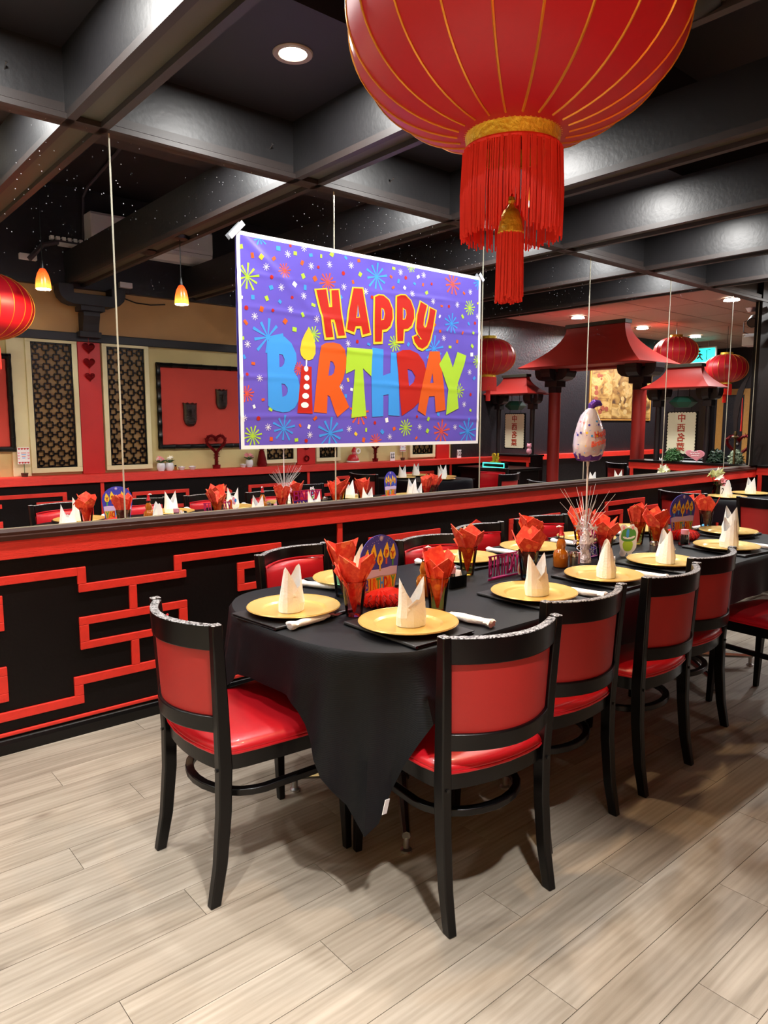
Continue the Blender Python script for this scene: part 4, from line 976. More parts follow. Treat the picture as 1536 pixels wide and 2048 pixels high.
for x, y, ph, n, nr in ((6.50, -0.42, 'on the far table beside the flower vase', 0, 20), (6.98, -0.42, 'on the far table near the image edge', 3, 70), (6.48, -0.98, 'on the far table, its outer left seat', 1, 10), (6.98, -0.98, 'on the far table, its outer right seat', 2, 30)): setting(x, y, ph, n, nr)
small_table('small dining table with black cloth near the opposite wall, reflected under the banner', 'black cloth on the small table reflected under the banner', 6.0, -3.02, 0.46, 0.46)
for x, y, ph, n, nr in ((5.77, -3.14, 'on the reflected small table, left front', 0, 10), (6.0, -2.70, 'on the reflected small table, nearest the mirror', 2, 50), (6.14, -3.30, 'on the reflected small table, by the wall', 1, 0), (6.24, -2.92, 'on the reflected small table, right side', 3, 60)): setting(x, y, ph, n, nr)
small_table('dining table with black cloth beyond the pagoda gate', 'black cloth on the table beyond the pagoda gate', 10.3, -2.3, 0.42, 0.5)
for x, y, ph, n, nr in ((10.1, -2.2, 'beyond the pagoda gate, left one', 0, 0), (10.5, -2.3, 'beyond the pagoda gate, right one', 2, 0)): setting(x, y, ph, n, nr)
# vase with lilies on the far table
t = thing('flower_vase', 'dark vase of cream lilies and pink flowers on the far table by the mirror', 'vase', (6.62, -0.27, ZC), 0)
MB().lathe([(0.001, 0), (0.035, 0), (0.042, 0.03), (0.03, 0.09), (0.036, 0.105), (0.001, 0.1)], 18).build('vase', tint_glass('smoked_glass', '#6a6660'), t, 50)
def blossom(par, c, r, m_, nm='flower', seed=0, npet=6):
    q = random.Random(seed); b = MB(); c = Vector(c)
    ax = Vector((q.uniform(-1, 1), q.uniform(-1, 1), 0.6)).normalized(); u = ax.cross(Vector((0, 0, 1))).normalized(); v = ax.cross(u)
    for k in range(npet):
        a = 2*pi*k/npet; d = cos(a)*u+sin(a)*v; s_ = ax.cross(d)
        b.add([tuple(c), tuple(c+d*r*0.5+s_*r*0.28+ax*r*0.35), tuple(c+d*r+ax*r*0.45), tuple(c+d*r*0.5-s_*r*0.28+ax*r*0.35)], [(0, 1, 2, 3)])
    b.build(nm, m_, par, 0)
for i, (dx, dy, dz, r, m_) in enumerate([(-0.05, 0, 0.19, 0.06, lime_petal), (0.0, -0.01, 0.21, 0.06, petal), (0.05, 0, 0.2, 0.055, lime_petal), (-0.02, -0.03, 0.16, 0.05, petal), (0.04, -0.02, 0.14, 0.045, pink), (0.07, -0.02, 0.11, 0.045, pink), (0.02, -0.03, 0.12, 0.04, pink), (0.1, -0.01, 0.07, 0.04, pink), (-0.09, 0.02, 0.2, 0.04, lime_petal)]):
    blossom(t, (dx, dy, dz), r, m_, 'flower', i)
    MB().tube([(0, 0, 0.08), (dx*0.5, dy, dz*0.7), (dx, dy, dz)], 0.0025, 5).build('stem', leaf, t)
def number_card(x, y, z, rot, txt, lb, sc_=1.0):
    t = thing('table_number', lb, 'card', (x, y, z), rot)
    MB().box(-0.035*sc_, 0.035*sc_, -0.003, 0.003, 0, 0.10*sc_).build('card', white_print, t, 0)
    text('number', txt, 0.075*sc_, black_plastic, t, (0, -0.0035, 0.052*sc_), FACE_NEAR, 0.0005, 0.75, 0.001)
number_card(6.56, -0.36, ZC, -0.5, '21', 'white table number card before the vase on the far table')

# ================================================================== LANTERNS
def make_lantern(lb, R=0.33, H=0.225, n=22):
    t = thing('paper_lantern', lb, 'lantern')
    prof = []
    for k in range(37):
        a = -pi/2+pi*k/36; r = R*abs(cos(a))**0.82; z = H*sin(a)
        prof.append((max(r, 0.088), z))
    prof = [p for p in prof if p[0] > 0.0881]; prof = [(0.088, -H*0.985)]+prof+[(0.088, H*0.985)]
    m = MB(); SUB = 4; rings = []
    for r, z in prof:
        ring = []
        for i in range(n):
            a0, a1 = 2*pi*i/n, 2*pi*(i+1)/n
            for q in range(SUB):
                f = q/SUB; x = r*(cos(a0)*(1-f)+cos(a1)*f); y = r*(sin(a0)*(1-f)+sin(a1)*f); ring.append((x, y, z))
        rings.append(ring)
    m.loft(rings, caps=False).build('shade', lantern_red, t, 11)
    rb = MB().tube([(r*1.001 if r > 0.12 else r, 0, z) for r, z in prof[1:-1]], 0.0026, 5).mesh('rib', gold_line)
    for i in range(n): mk('rib', rb, t, 0, None, (0, 0, 2*pi*i/n))
    for s in (-1, 1):
        m = MB(); z0 = s*H*0.965
        m.lathe([(0.091, z0), (0.094, z0+s*0.003), (0.092, z0+s*0.02), (0.093, z0+s*0.036), (0.086, z0+s*0.036), (0.086, z0), (0.091, z0)], 44, caps=False)
        cp = m.build('gold_collar', gold_foil, t, 40)
        tm = MB()
        for i in range(60):
            a = 2*pi*i/60; tm.cbox((0.0935*cos(a), 0.0935*sin(a), z0-s*0.0), (0.005, 0.005, 0.006))
        stuff(tm.build('crimped_edge', gold_foil, cp, 0))
    zb = -H*0.965-0.034; q = random.Random(3); m = MB()
    for i in range(300):
        a = 2*pi*i/300+q.uniform(-.01, .01); r = 0.093+q.uniform(-0.003, 0.005); L = 0.165*q.uniform(0.93, 1.04); d = q.uniform(-0.02, 0.02)
        if abs((a-radians(222)+pi) % (2*pi)-pi) < 0.27: L *= 0.62+1.3*abs((a-radians(222)+pi) % (2*pi)-pi)
        m.tube([(r*cos(a), r*sin(a), zb), ((r+0.004)*cos(a+d*.5), (r+0.004)*sin(a+d*.5), zb-L*0.5), ((r+0.003)*cos(a+d), (r+0.003)*sin(a+d), zb-L)], 0.0016, 3, caps=False)
    stuff(m.build('fringe', fringe_red, t, 0))
    MB().tube([(0.0935*cos(2*pi*i/40), 0.0935*sin(2*pi*i/40), zb+0.001) for i in range(40)], 0.004, 6, closed=True).build('fringe_band', fringe_red, t)
    MB().tube([(0, 0, H*0.9), (0, 0, -H*0.97), (0.0, 0, zb-0.10)], 0.0025, 6).build('cord', fringe_red, t)
    tz = zb-0.105
    b = MB().lathe([(0.001, 0.02), (0.006, 0.02), (0.009, 0.012), (0.005, 0.006), (0.008, 0.0), (0.015, -0.006), (0.022, -0.022), (0.025, -0.044), (0.027, -0.05), (0.024, -0.052), (0.001, -0.052)], 20, (0, 0, tz)).build('tassel_bell', gold_foil, t, 40)
    m = MB()
    for i in range(150):
        a = 2.39996*i; r = 0.0255*sqrt(i/150); L = 0.135*q.uniform(0.93, 1.03)
        m.tube([(r*cos(a), r*sin(a), tz-0.048), (r*1.1*cos(a), r*1.1*sin(a), tz-0.048-L)], 0.0019, 3, caps=False)
    stuff(m.build('tassel', fringe_red, b, 0))
    MB().tube([(0, 0, H), (0, 0, H+0.09)], 0.006, 6).build('hook_wire', black_plastic, t)
    return t
lan = make_lantern('huge red cloth lantern with gold ribs, red fringe and tassel, hanging in front')
lan.location = (1.17, -2.32, 2.205); lan['group'] = 'red lanterns'
MB().tube([(0, 0, 0.3), (0, 0, ZT-2.205)], 0.003, 6).build('hanging_cord', black_plastic, lan)
LN = [(6.9, -2.80, 2.235, 'red lantern reflected at the right edge of the banner'), (10.8, -2.42, 2.52, 'red lantern reflected behind the big pagoda roof tip, left of the exit sign'), (11.75, -2.06, 2.29, 'red lantern reflected nearest the mirror end, below the speaker')]
for x, y, z, lb in LN: copy_tree(lan, None, (x, y, z), 0.5, lb, 'red lanterns')

# ================================================================== BIRTHDAY BANNER
BJ = json.loads('''[{"H1":[[[0.474,0.843],[0.539,0.854],[0.556,0.761],[0.579,0.764],[0.574,0.853],[0.622,0.86],[0.639,0.73],[0.664,0.618],[0.616,0.612],[0.599,0.681],[0.591,0.7],[0.566,0.697],[0.581,0.603],[0.534,0.597],[0.514,0.708],[0.493,0.774]]],"A1":[[[0.727,0.882],[0.789,0.887],[0.816,0.772],[0.846,0.647],[0.795,0.633],[0.782,0.68],[0.742,0.676],[0.729,0.642],[0.68,0.653],[0.697,0.76]],[[0.757,0.796],[0.769,0.729],[0.749,0.725]]],"P1":[[[0.883,0.851],[0.911,0.864],[0.946,0.865],[0.988,0.844],[1.016,0.797],[1.02,0.745],[1.002,0.701],[0.974,0.678],[0.939,0.672],[0.936,0.604],[0.885,0.599],[0.882,0.717]],[[0.935,0.792],[0.949,0.788],[0.956,0.765],[0.949,0.733],[0.935,0.729]]],"P2":[[[1.052,0.872],[1.081,0.883],[1.117,0.886],[1.162,0.86],[1.189,0.809],[1.191,0.761],[1.171,0.716],[1.141,0.694],[1.108,0.689],[1.104,0.62],[1.059,0.616],[1.053,0.732]],[[1.103,0.809],[1.122,0.802],[1.126,0.776],[1.118,0.751],[1.104,0.747]]],"Y1":[[[1.245,0.862],[1.297,0.845],[1.273,0.768],[1.268,0.724],[1.279,0.71],[1.294,0.718],[1.312,0.772],[1.324,0.834],[1.37,0.822],[1.348,0.72],[1.326,0.646],[1.302,0.606],[1.263,0.584],[1.229,0.592],[1.198,0.62],[1.188,0.649],[1.216,0.66],[1.24,0.64],[1.259,0.638],[1.228,0.666],[1.21,0.703],[1.219,0.785]]],"B":[[[0.158,0.538],[0.179,0.567],[0.212,0.58],[0.265,0.58],[0.308,0.549],[0.337,0.497],[0.339,0.456],[0.318,0.406],[0.345,0.366],[0.357,0.32],[0.348,0.253],[0.322,0.211],[0.282,0.188],[0.243,0.184],[0.19,0.195],[0.156,0.217]],[[0.23,0.489],[0.251,0.486],[0.263,0.464],[0.26,0.44],[0.245,0.423],[0.23,0.42]],[[0.24,0.335],[0.26,0.334],[0.277,0.314],[0.278,0.293],[0.267,0.274],[0.244,0.265]]],"i":[[[0.369,0.433],[0.435,0.432],[0.432,0.365],[0.437,0.179],[0.336,0.182],[0.354,0.324]]],"flame":[[[0.419,0.639],[0.445,0.604],[0.462,0.547],[0.462,0.505],[0.443,0.475],[0.417,0.466],[0.387,0.471],[0.367,0.491],[0.362,0.519],[0.373,0.565],[0.394,0.604]]],"wick":[[[0.397,0.468],[0.407,0.468],[0.404,0.435],[0.396,0.434]]],"dots":[[[0.398,0.42],[0.401,0.372],[0.398,0.324],[0.391,0.274],[0.385,0.225]]],"R":[[[0.501,0.55],[0.533,0.567],[0.587,0.573],[0.63,0.567],[0.663,0.539],[0.675,0.497],[0.671,0.435],[0.651,0.374],[0.623,0.333],[0.656,0.286],[0.695,0.219],[0.608,0.161],[0.594,0.185],[0.557,0.275],[0.541,0.283],[0.535,0.182],[0.444,0.188],[0.462,0.328],[0.485,0.477]],[[0.562,0.471],[0.58,0.467],[0.595,0.44],[0.585,0.405],[0.569,0.392],[0.547,0.389]]],"T":[[[0.679,0.553],[0.868,0.554],[0.86,0.399],[0.797,0.442],[0.818,0.17],[0.708,0.157],[0.738,0.434],[0.67,0.405]]],"H2":[[[0.863,0.564],[0.952,0.56],[0.949,0.407],[1.006,0.425],[1.01,0.546],[1.05,0.546],[1.068,0.417],[1.079,0.172],[0.988,0.174],[0.991,0.299],[0.95,0.292],[0.948,0.169],[0.863,0.164],[0.86,0.394]]],"D":[[[1.054,0.544],[1.101,0.565],[1.163,0.57],[1.227,0.552],[1.277,0.504],[1.304,0.438],[1.301,0.36],[1.28,0.297],[1.237,0.254],[1.194,0.222],[1.097,0.172],[1.079,0.302],[1.068,0.427]],[[1.142,0.456],[1.178,0.448],[1.207,0.413],[1.193,0.377],[1.154,0.352]]],"A2":[[[1.324,0.571],[1.413,0.577],[1.425,0.507],[1.453,0.386],[1.475,0.213],[1.388,0.197],[1.376,0.299],[1.327,0.295],[1.31,0.229],[1.299,0.174],[1.23,0.207],[1.258,0.332],[1.296,0.464]],[[1.353,0.44],[1.363,0.38],[1.334,0.378]]],"Y2":[[[1.477,0.584],[1.508,0.533],[1.533,0.483],[1.573,0.584],[1.657,0.565],[1.635,0.496],[1.585,0.391],[1.574,0.347],[1.593,0.225],[1.48,0.181],[1.496,0.345],[1.445,0.444],[1.41,0.498]]]},[["lime",0.05,0.858,0.07],["blue",0.128,1.073,0.052],["coral",0.272,0.918,0.04],["coral",0.551,0.892,0.055],["blue",0.895,0.966,0.08],["lime",1.165,1.059,0.036],["coral",1.522,1.0,0.071],["blue",1.767,1.041,0.051],["lime",1.682,0.871,0.051],["blue",1.515,0.756,0.067],["blue",0.164,0.57,0.096],["lime",0.452,0.606,0.048],["lime",1.041,0.6,0.052],["blue",1.362,0.59,0.083],["coral",0.35,0.419,0.038],["coral",0.031,0.277,0.045],["lime",1.593,0.336,0.051],["coral",0.767,0.184,0.072],["lime",0.062,0.062,0.055],["blue",0.25,0.099,0.072],["blue",0.558,0.072,0.09],["coral",0.888,0.022,0.047],["lime",1.131,0.101,0.055],["coral",1.441,0.077,0.075],["blue",1.683,0.075,0.089],["lime",1.768,0.535,0.047]],{"white":[[0.294,1.004],[0.396,1.05],[0.442,0.964],[0.161,0.921],[0.251,0.83],[0.391,0.802],[0.306,0.724],[0.087,0.667],[0.474,0.689],[0.712,1.005],[0.661,0.882],[0.815,0.873],[1.079,1.016],[1.269,1.023],[1.176,0.903],[1.685,0.972],[1.35,0.877],[1.565,0.878],[0.042,0.525],[0.688,0.575],[0.109,0.358],[0.638,0.328],[0.154,0.106],[0.418,0.064],[0.692,0.095],[1.0,0.047],[1.251,0.106],[1.564,0.103],[1.692,0.461],[1.645,0.251],[1.447,0.662],[1.761,0.824],[0.564,0.989],[0.012,0.154]],"red":[[0.31,1.049],[0.489,0.965],[0.658,0.955],[0.192,0.875],[0.318,0.787],[0.039,0.705],[0.196,0.708],[1.122,0.989],[1.338,0.98],[0.862,0.848],[0.036,0.375],[0.755,0.59],[1.736,0.779],[1.489,0.86],[1.704,0.316],[0.096,0.152],[0.393,0.032],[0.884,0.13],[1.225,0.169]],"orange":[[0.208,0.969],[0.384,0.973],[0.082,0.967],[0.766,1.038],[0.725,0.916],[1.023,0.921],[0.467,0.902],[0.034,0.633],[0.272,0.66],[0.128,0.708],[1.005,0.98],[1.265,0.967],[1.425,0.856],[1.412,0.701],[1.618,0.707],[0.073,0.431],[0.127,0.249],[0.354,0.115],[0.171,0.045],[1.036,0.095],[0.797,0.031],[1.222,0.037],[1.57,0.649],[1.626,0.957],[1.367,0.735],[0.454,0.154]],"limes":[[0.016,1.001],[0.34,1.015],[0.39,0.906],[0.508,1.025],[0.579,1.046],[0.776,0.964],[0.161,0.765],[0.383,0.704],[0.454,0.762],[0.33,0.623],[0.01,0.554],[1.025,1.03],[1.296,0.922],[1.616,0.81],[1.505,0.61],[1.72,0.715],[1.713,0.63],[1.706,0.214],[1.318,0.08],[0.817,0.089],[0.329,0.037],[0.17,0.199],[1.324,0.154]],"blues":[[0.236,1.024],[0.44,1.02],[0.675,1.041],[0.402,0.848],[0.189,0.822],[0.079,0.761],[0.241,0.757],[0.639,0.823],[1.064,0.962],[1.195,0.964],[0.67,0.281],[0.841,0.581],[1.149,0.602],[1.676,0.77],[1.736,0.423],[0.94,0.077],[0.02,0.461],[1.412,0.185]],"yellow":[[0.132,0.967],[0.687,0.372],[0.74,0.066],[1.762,0.908]],"whites":[[1.114,0.93],[0.412,0.108],[0.073,0.212],[0.713,0.319],[1.409,0.791],[1.71,0.576],[0.334,0.856],[1.224,1.008],[0.976,0.146],[0.011,0.754]]}]''')
LET, STARS, CONF = BJ
BX, BZ, BW, BH = 1.838, 1.283, 1.795, 1.083
bn = thing('birthday_banner', 'large violet HAPPY BIRTHDAY plastic banner taped across the mirror', 'banner', (BX, -0.0095, BZ), 0)
FOLDS = [0.165, 0.36, 0.545, 0.72, 0.895]
def bdisp(u, v):
    d = 0.0045+0.0025*sin(u*3.1+v*4)+0.0015*sin(u*9-v*7)
    for i, f in enumerate(FOLDS):
        q = v-f-0.012*sin(u*2+i); d += 0.0028*math.exp(-(q/0.013)**2)*(0.55+0.45*sin(u*5+i*2))
    e = (u*0.75-(BH-v))                       # pull crease from the taped corner
    d += 0.006*math.exp(-(e/0.03)**2)*max(0, 1-u/0.8)
    return d
m = MB(); NU, NV = 110, 170
vs_ = [(BW*i/NU, -bdisp(BW*i/NU, BH*j/NV), BH*j/NV) for j in range(NV+1) for i in range(NU+1)]
fs_ = [(j*(NU+1)+i, j*(NU+1)+i+1, (j+1)*(NU+1)+i+1, (j+1)*(NU+1)+i) for j in range(NV) for i in range(NU)]
sheet = m.add(vs_, fs_).build('banner_sheet', banner_m, bn, 60)
def flat_print(polys, layer, nm, mt, par):
    """2d polygons (first outline, rest holes per item) laid onto the sheet"""
    bm = bmesh.new()
    for item in polys:
        ed_ = []
        for lp in item:
            lp = [p for i, p in enumerate(lp) if abs(p[0]-lp[i-1][0])+abs(p[1]-lp[i-1][1]) > 1e-5]
            if len(lp) < 3: continue
            vv = [bm.verts.new((x, y, 0)) for x, y in lp]
            ed_ += [bm.edges.new((vv[i], vv[(i+1) % len(vv)])) for i in range(len(vv))]
        if ed_: bmesh.ops.triangle_fill(bm, use_beauty=True, use_dissolve=False, edges=ed_)
    for _ in range(7):
        lg = [e for e in bm.edges if e.calc_length() > 0.016]
        if not lg: break
        bmesh.ops.subdivide_edges(bm, edges=lg, cuts=1); bmesh.ops.triangulate(bm, faces=[f for f in bm.faces if len(f.verts) > 3])
    for v in bm.verts: v.co = Vector((v.co.x, -bdisp(v.co.x, v.co.y)-0.0013*layer, v.co.y))
    bmesh.ops.recalc_face_normals(bm, faces=bm.faces)
    for f in bm.faces:
        if f.normal.y > 0: f.normal_flip()
    me = bpy.data.meshes.new(nm); bm.to_mesh(me); bm.free(); me.materials.append(mt); me.shade_smooth()
    return mk(nm, me, par)
OX, OZ = 1.845-BX, 1.290-BZ
sh = lambda lp: [(x+OX, y+OZ) for x, y in lp]
bw = 0.02
flat_print([[[(0, 0), (BW, 0), (BW, bw), (0, bw)]], [[(0, BH-bw), (BW, BH-bw), (BW, BH), (0, BH)]], [[(0, bw), (bw, bw), (bw, BH-bw), (0, BH-bw)]], [[(BW-bw, bw), (BW, bw), (BW, BH-bw), (BW-bw, BH-bw)]]], 0.6, 'white_border', white_print, bn)
def clip(p): return (min(BW-bw, max(bw, p[0])), min(BH-bw, max(bw, p[1])))
pm = {'lime': lime_p, 'blue': blue_p, 'coral': coral_p}
for c, x, z, r in STARS:
    arms = []
    na = 10 if r > 0.06 else 12
    for k in range(na):
        a = 2*pi*k/na+0.2; L = r*(1 if k % 2 == 0 else 0.86); w0, w1 = r*0.035, r*0.085; d = (cos(a), sin(a)); s = (-sin(a), cos(a))
        arms.append([[clip(q) for q in sh([(x+d[0]*r*0.1-s[0]*w0, z+d[1]*r*0.1-s[1]*w0), (x+d[0]*L-s[0]*w1, z+d[1]*L-s[1]*w1), (x+d[0]*L+s[0]*w1, z+d[1]*L+s[1]*w1), (x+d[0]*r*0.1+s[0]*w0, z+d[1]*r*0.1+s[1]*w0)])]])
    arms.append([[clip(q) for q in sh([(x+r*0.13*cos(2*pi*k/8), z+r*0.13*sin(2*pi*k/8)) for k in range(8)])]])
    flat_print(arms, 0.8, 'starburst_print', pm[c], bn)
cq = random.Random(4)
cols = {'red': red_p, 'orange': orange_p, 'limes': lime_p, 'blues': blue_p, 'yellow': yellow_p, 'whites': white_print}
for k, mt in cols.items():
    P = []
    for x, z in CONF[k]:
        a = cq.uniform(0, pi); s = cq.uniform(0.009, 0.0135); s2 = s*cq.uniform(0.6, 0.95)
        if k == 'red': p = [(x+s*0.95*cos(2*pi*j/7), z+s*0.95*sin(2*pi*j/7)) for j in range(7)]
        else: p = [(x+cos(a)*u*s-sin(a)*v*s2, z+sin(a)*u*s+cos(a)*v*s2) for u, v in ((-1, -1), (1, -1), (1, 1), (-1, 1))]
        P.append([[clip(q) for q in sh(p)]])
    stuff(flat_print(P, 1.0, 'confetti_print', mt, bn))
P = []
for x, z in CONF['white']:
    for k in range(4):
        a = pi*k/4+0.2; L = 0.019; wd = 0.0013
        P.append([[clip(q) for q in sh([(x-cos(a)*L+sin(a)*wd, z-sin(a)*L-cos(a)*wd), (x+cos(a)*L+sin(a)*wd, z+sin(a)*L-cos(a)*wd), (x+cos(a)*L-sin(a)*wd, z+sin(a)*L+cos(a)*wd), (x-cos(a)*L-sin(a)*wd, z-sin(a)*L+cos(a)*wd)])]])
stuff(flat_print(P, 1.0, 'snowflake_print', white_print, bn))
LC = {'B': blue_p, 'i': red_p, 'R': orange_p, 'T': lime_p, 'H2': blue_p, 'D': red_p, 'A2': orange_p, 'Y2': lime_p}
for k, lay in (('B', 1.4), ('R', 1.4), ('T', 1.7), ('H2', 1.5), ('D', 1.8), ('A2', 2.0), ('Y2', 2.2), ('i', 1.8)):
    flat_print([[sh(l) for l in LET[k]]], lay, 'letter_print', LC[k], bn)
flat_print([[sh(LET['flame'][0])]], 1.8, 'flame_print', yellow_p, bn); flat_print([[sh(LET['wick'][0])]], 1.6, 'wick_print', white_print, bn)
flat_print([[[(x+OX+(0.014+0.003*j % 2)*cos(2*pi*k/10), z+OZ+0.016*sin(2*pi*k/10)) for k in range(10)]] for j, (x, z) in enumerate(LET['dots'][0])], 2.3, 'candle_dot_print', white_print, bn)
for k in ('H1', 'A1', 'P1', 'P2', 'Y1'):
    lp = [sh(l) for l in LET[k]]
    flat_print([[[(x-0.001, y-0.004) for x, y in offset_poly(lp[0], 0.011)]]], 2.2, 'letter_outline_print', yellow_p, bn)
    lp = lp[:1]+[offset_poly(h, 0.004) for h in lp[1:]]
    flat_print([lp], 3.1, 'letter_print', red_p, bn)
    for h in lp[1:]: flat_print([[offset_poly(h, -0.006)]], 3.1, 'letter_counter_print', banner_m, bn)
for x, z, a, lb in ((0.0, BH, 0.8, 0), ):
    MB().box(-0.055, 0.055, -0.0012, 0, -0.014, 0.014).build('tape', tape_mat, bn, 0, 0, (x, -0.011, z), (0, -a, 0))
MB().box(-0.03, 0.03, -0.0012, 0, -0.012, 0.012).build('tape', tape_mat, bn, 0, 0, (BW, -0.011, BH), (0, 0.8, 0))

# ================================================================== OPPOSITE WALL (seen in the mirror)
YW = YB+0.001
def lattice(x0, x1, z0, z1, lb):
    t = thing('lattice_screen', lb, 'screen', ((x0+x1)/2, YW, 0), 0, 'lattice screens on the opposite wall'); hw = (x1-x0)/2; fw = 0.045
    m = MB(); m.box(-hw, hw, 0, 0.05, z0, z0+fw); m.box(-hw, hw, 0, 0.05, z1-fw, z1); m.box(-hw, -hw+fw, 0, 0.05, z0+fw, z1-fw); m.box(hw-fw, hw, 0, 0.05, z0+fw, z1-fw)
    m.build('frame', cream, t, 0, 0.003)
    MB().box(-hw+fw, hw-fw, 0.0, 0.012, z0+fw, z1-fw).build('backing', mat('amber_backing', '#8a6a3c', 0.5, var=0.6, vscale=7) if 'amber_backing' not in MATS else MATS['amber_backing'], t, 0)
    m = MB(); X0, X1, Z0, Z1 = -hw+fw, hw-fw, z0+fw, z1-fw; b = 0.0055; y0, y1 = 0.022, 0.036
    for a, c in ((X0, X0+0.012), (X1-0.012, X1)): m.box(a, c, y0, y1, Z0, Z1)
    for a, c in ((Z0, Z0+0.012), (Z1-0.012, Z1)): m.box(X0, X1, y0, y1, a, c)
    nx = 4; cw = (X1-X0)/nx; nz = round((Z1-Z0)/cw); ch = (Z1-Z0)/nz
    for i in range(nx):
        for j in range(nz):
            cx, cz = X0+cw*(i+0.5), Z0+ch*(j+0.5); q = cw*(0.30 if (i+j) % 2 else 0.22)
            m.box(cx-q-b, cx-q+b, y0, y1, cz-q, cz+q); m.box(cx+q-b, cx+q+b, y0, y1, cz-q, cz+q); m.box(cx-q, cx+q, y0, y1, cz-q-b, cz-q+b); m.box(cx-q, cx+q, y0, y1, cz+q-b, cz+q+b)
            m.box(cx-cw/2, cx-q, y0, y1, cz-b, cz+b); m.box(cx+q, cx+cw/2, y0, y1, cz-b, cz+b); m.box(cx-b, cx+b, y0, y1, cz-ch/2, cz-q); m.box(cx-b, cx+b, y0, y1, cz+q, cz+ch/2)
    stuff(m.build('lattice_bars', black_wood, t, 0))
LAT = [(1.81, 2.26, 'black lattice screen in a cream frame, left of the heart hung red pilaster'), (2.49, 2.95, 'black lattice screen in a cream frame, right of the heart hung red pilaster'),
       (4.25, 4.70, 'lattice screen of which the foot shows below the left part of the banner'), (4.98, 5.34, 'lattice screen of which the foot shows below the middle of the banner'), (6.5, 6.97, 'lattice screen of which the foot shows below the right end of the banner')]
for a, b, lb in LAT: lattice(a, b, 0.955, 2.19, lb)
structure(MB().box(1.66, 1.81, YW, YW+0.03, 0.93, 2.18).build('trim_12', cream, smooth=0, bevel=0.003))
for x0, x1 in ((2.265, 2.475), (4.71, 4.965), (7.0, 7.25)):
    structure(MB().box(x0, x1, YW, YW+0.045, 0.93, 2.2).build('trim_13', pilaster_red, smooth=0, bevel=0.004))
# brackets carrying the beams
def bracket(x, lb):
    t = thing('beam_bracket', lb, 'bracket', (x, YB, 0), 0, 'carved black brackets under the beams')
    yy0, yy1 = 0.08, 0.24
    arm = [(-0.30, 2.66), (-0.30, 2.60), (-0.285, 2.55), (-0.24, 2.505), (-0.18, 2.485), (0.18, 2.485), (0.24, 2.505), (0.285, 2.55), (0.30, 2.60), (0.30, 2.66), (0.17, 2.66), (0.17, 2.585), (-0.17, 2.585), (-0.17, 2.66)]
    MB().prism(arm, lambda a, b: (a, yy0, b), lambda a, b: (a, yy1, b)).build('carved_arm', ceil_paint, t, 0, 0.004)
    MB().box(-0.11, 0.11, 0.05, 0.22, 2.44, 2.485).build('cap_block', ceil_paint, t, 0, 0.004)
    MB().prism([(0.02, 2.26), (0.13, 2.26), (0.15, 2.33), (0.18, 2.40), (0.18, 2.44), (0.02, 2.44)], lambda a, b: (-0.075, a, b), lambda a, b: (0.075, a, b)).build('corbel', ceil_paint, t, 0, 0.004)
    MB().box(-0.10, 0.10, 0.02, 0.13, 2.21, 2.262).build('foot_block', ceil_paint, t, 0, 0.004)
bracket(2.37, 'carved black bracket under the beam end, reflected above the three hearts')
bracket(4.83, 'carved black bracket under the beam end hidden behind the banner'); bracket(0.02, 'carved black bracket under the beam end outside the view')
# red panels with bamboo frame
def red_picture(x0, x1, z0, z1, lb):
    t = thing('framed_red_panel', lb, 'wall panel', ((x0+x1)/2, YW, 0)); h = (x1-x0)/2
    MB().box(-h+0.03, h-0.03, 0, 0.02, z0+0.03, z1-0.03).build('red_panel', panel_red, t, 0)
    for a, b in (((-h, z0+0.02), (h, z0+0.02)), ((-h, z1-0.02), (h, z1-0.02)), ((-h+0.02, z0), (-h+0.02, z1)), ((h-0.02, z0), (h-0.02, z1))):
        n = 7; pts = []; rr = []
        for k in range(n):
            for e, r in ((0.02, 0.026), (0.5, 0.024), (0.98, 0.026), (1.0, 0.028)):
                f = (k+e)/n; pts.append((a[0]+(b[0]-a[0])*f, 0.03, a[1]+(b[1]-a[1])*f)); rr.append(r)
        MB().tube(pts, rr, 8).build('bamboo_pole', black_wood, t)
red_picture(0.4, 1.69, 1.16, 2.02, 'red wall panel in a black bamboo frame at the far left of the reflection')
red_picture(3.03, 4.2, 1.15, 2.02, 'red wall panel in a black bamboo frame with two carved masks, left of the banner')
red_picture(5.45, 6.4, 1.32, 2.02, 'red wall panel in a black bamboo frame hidden behind the banner')
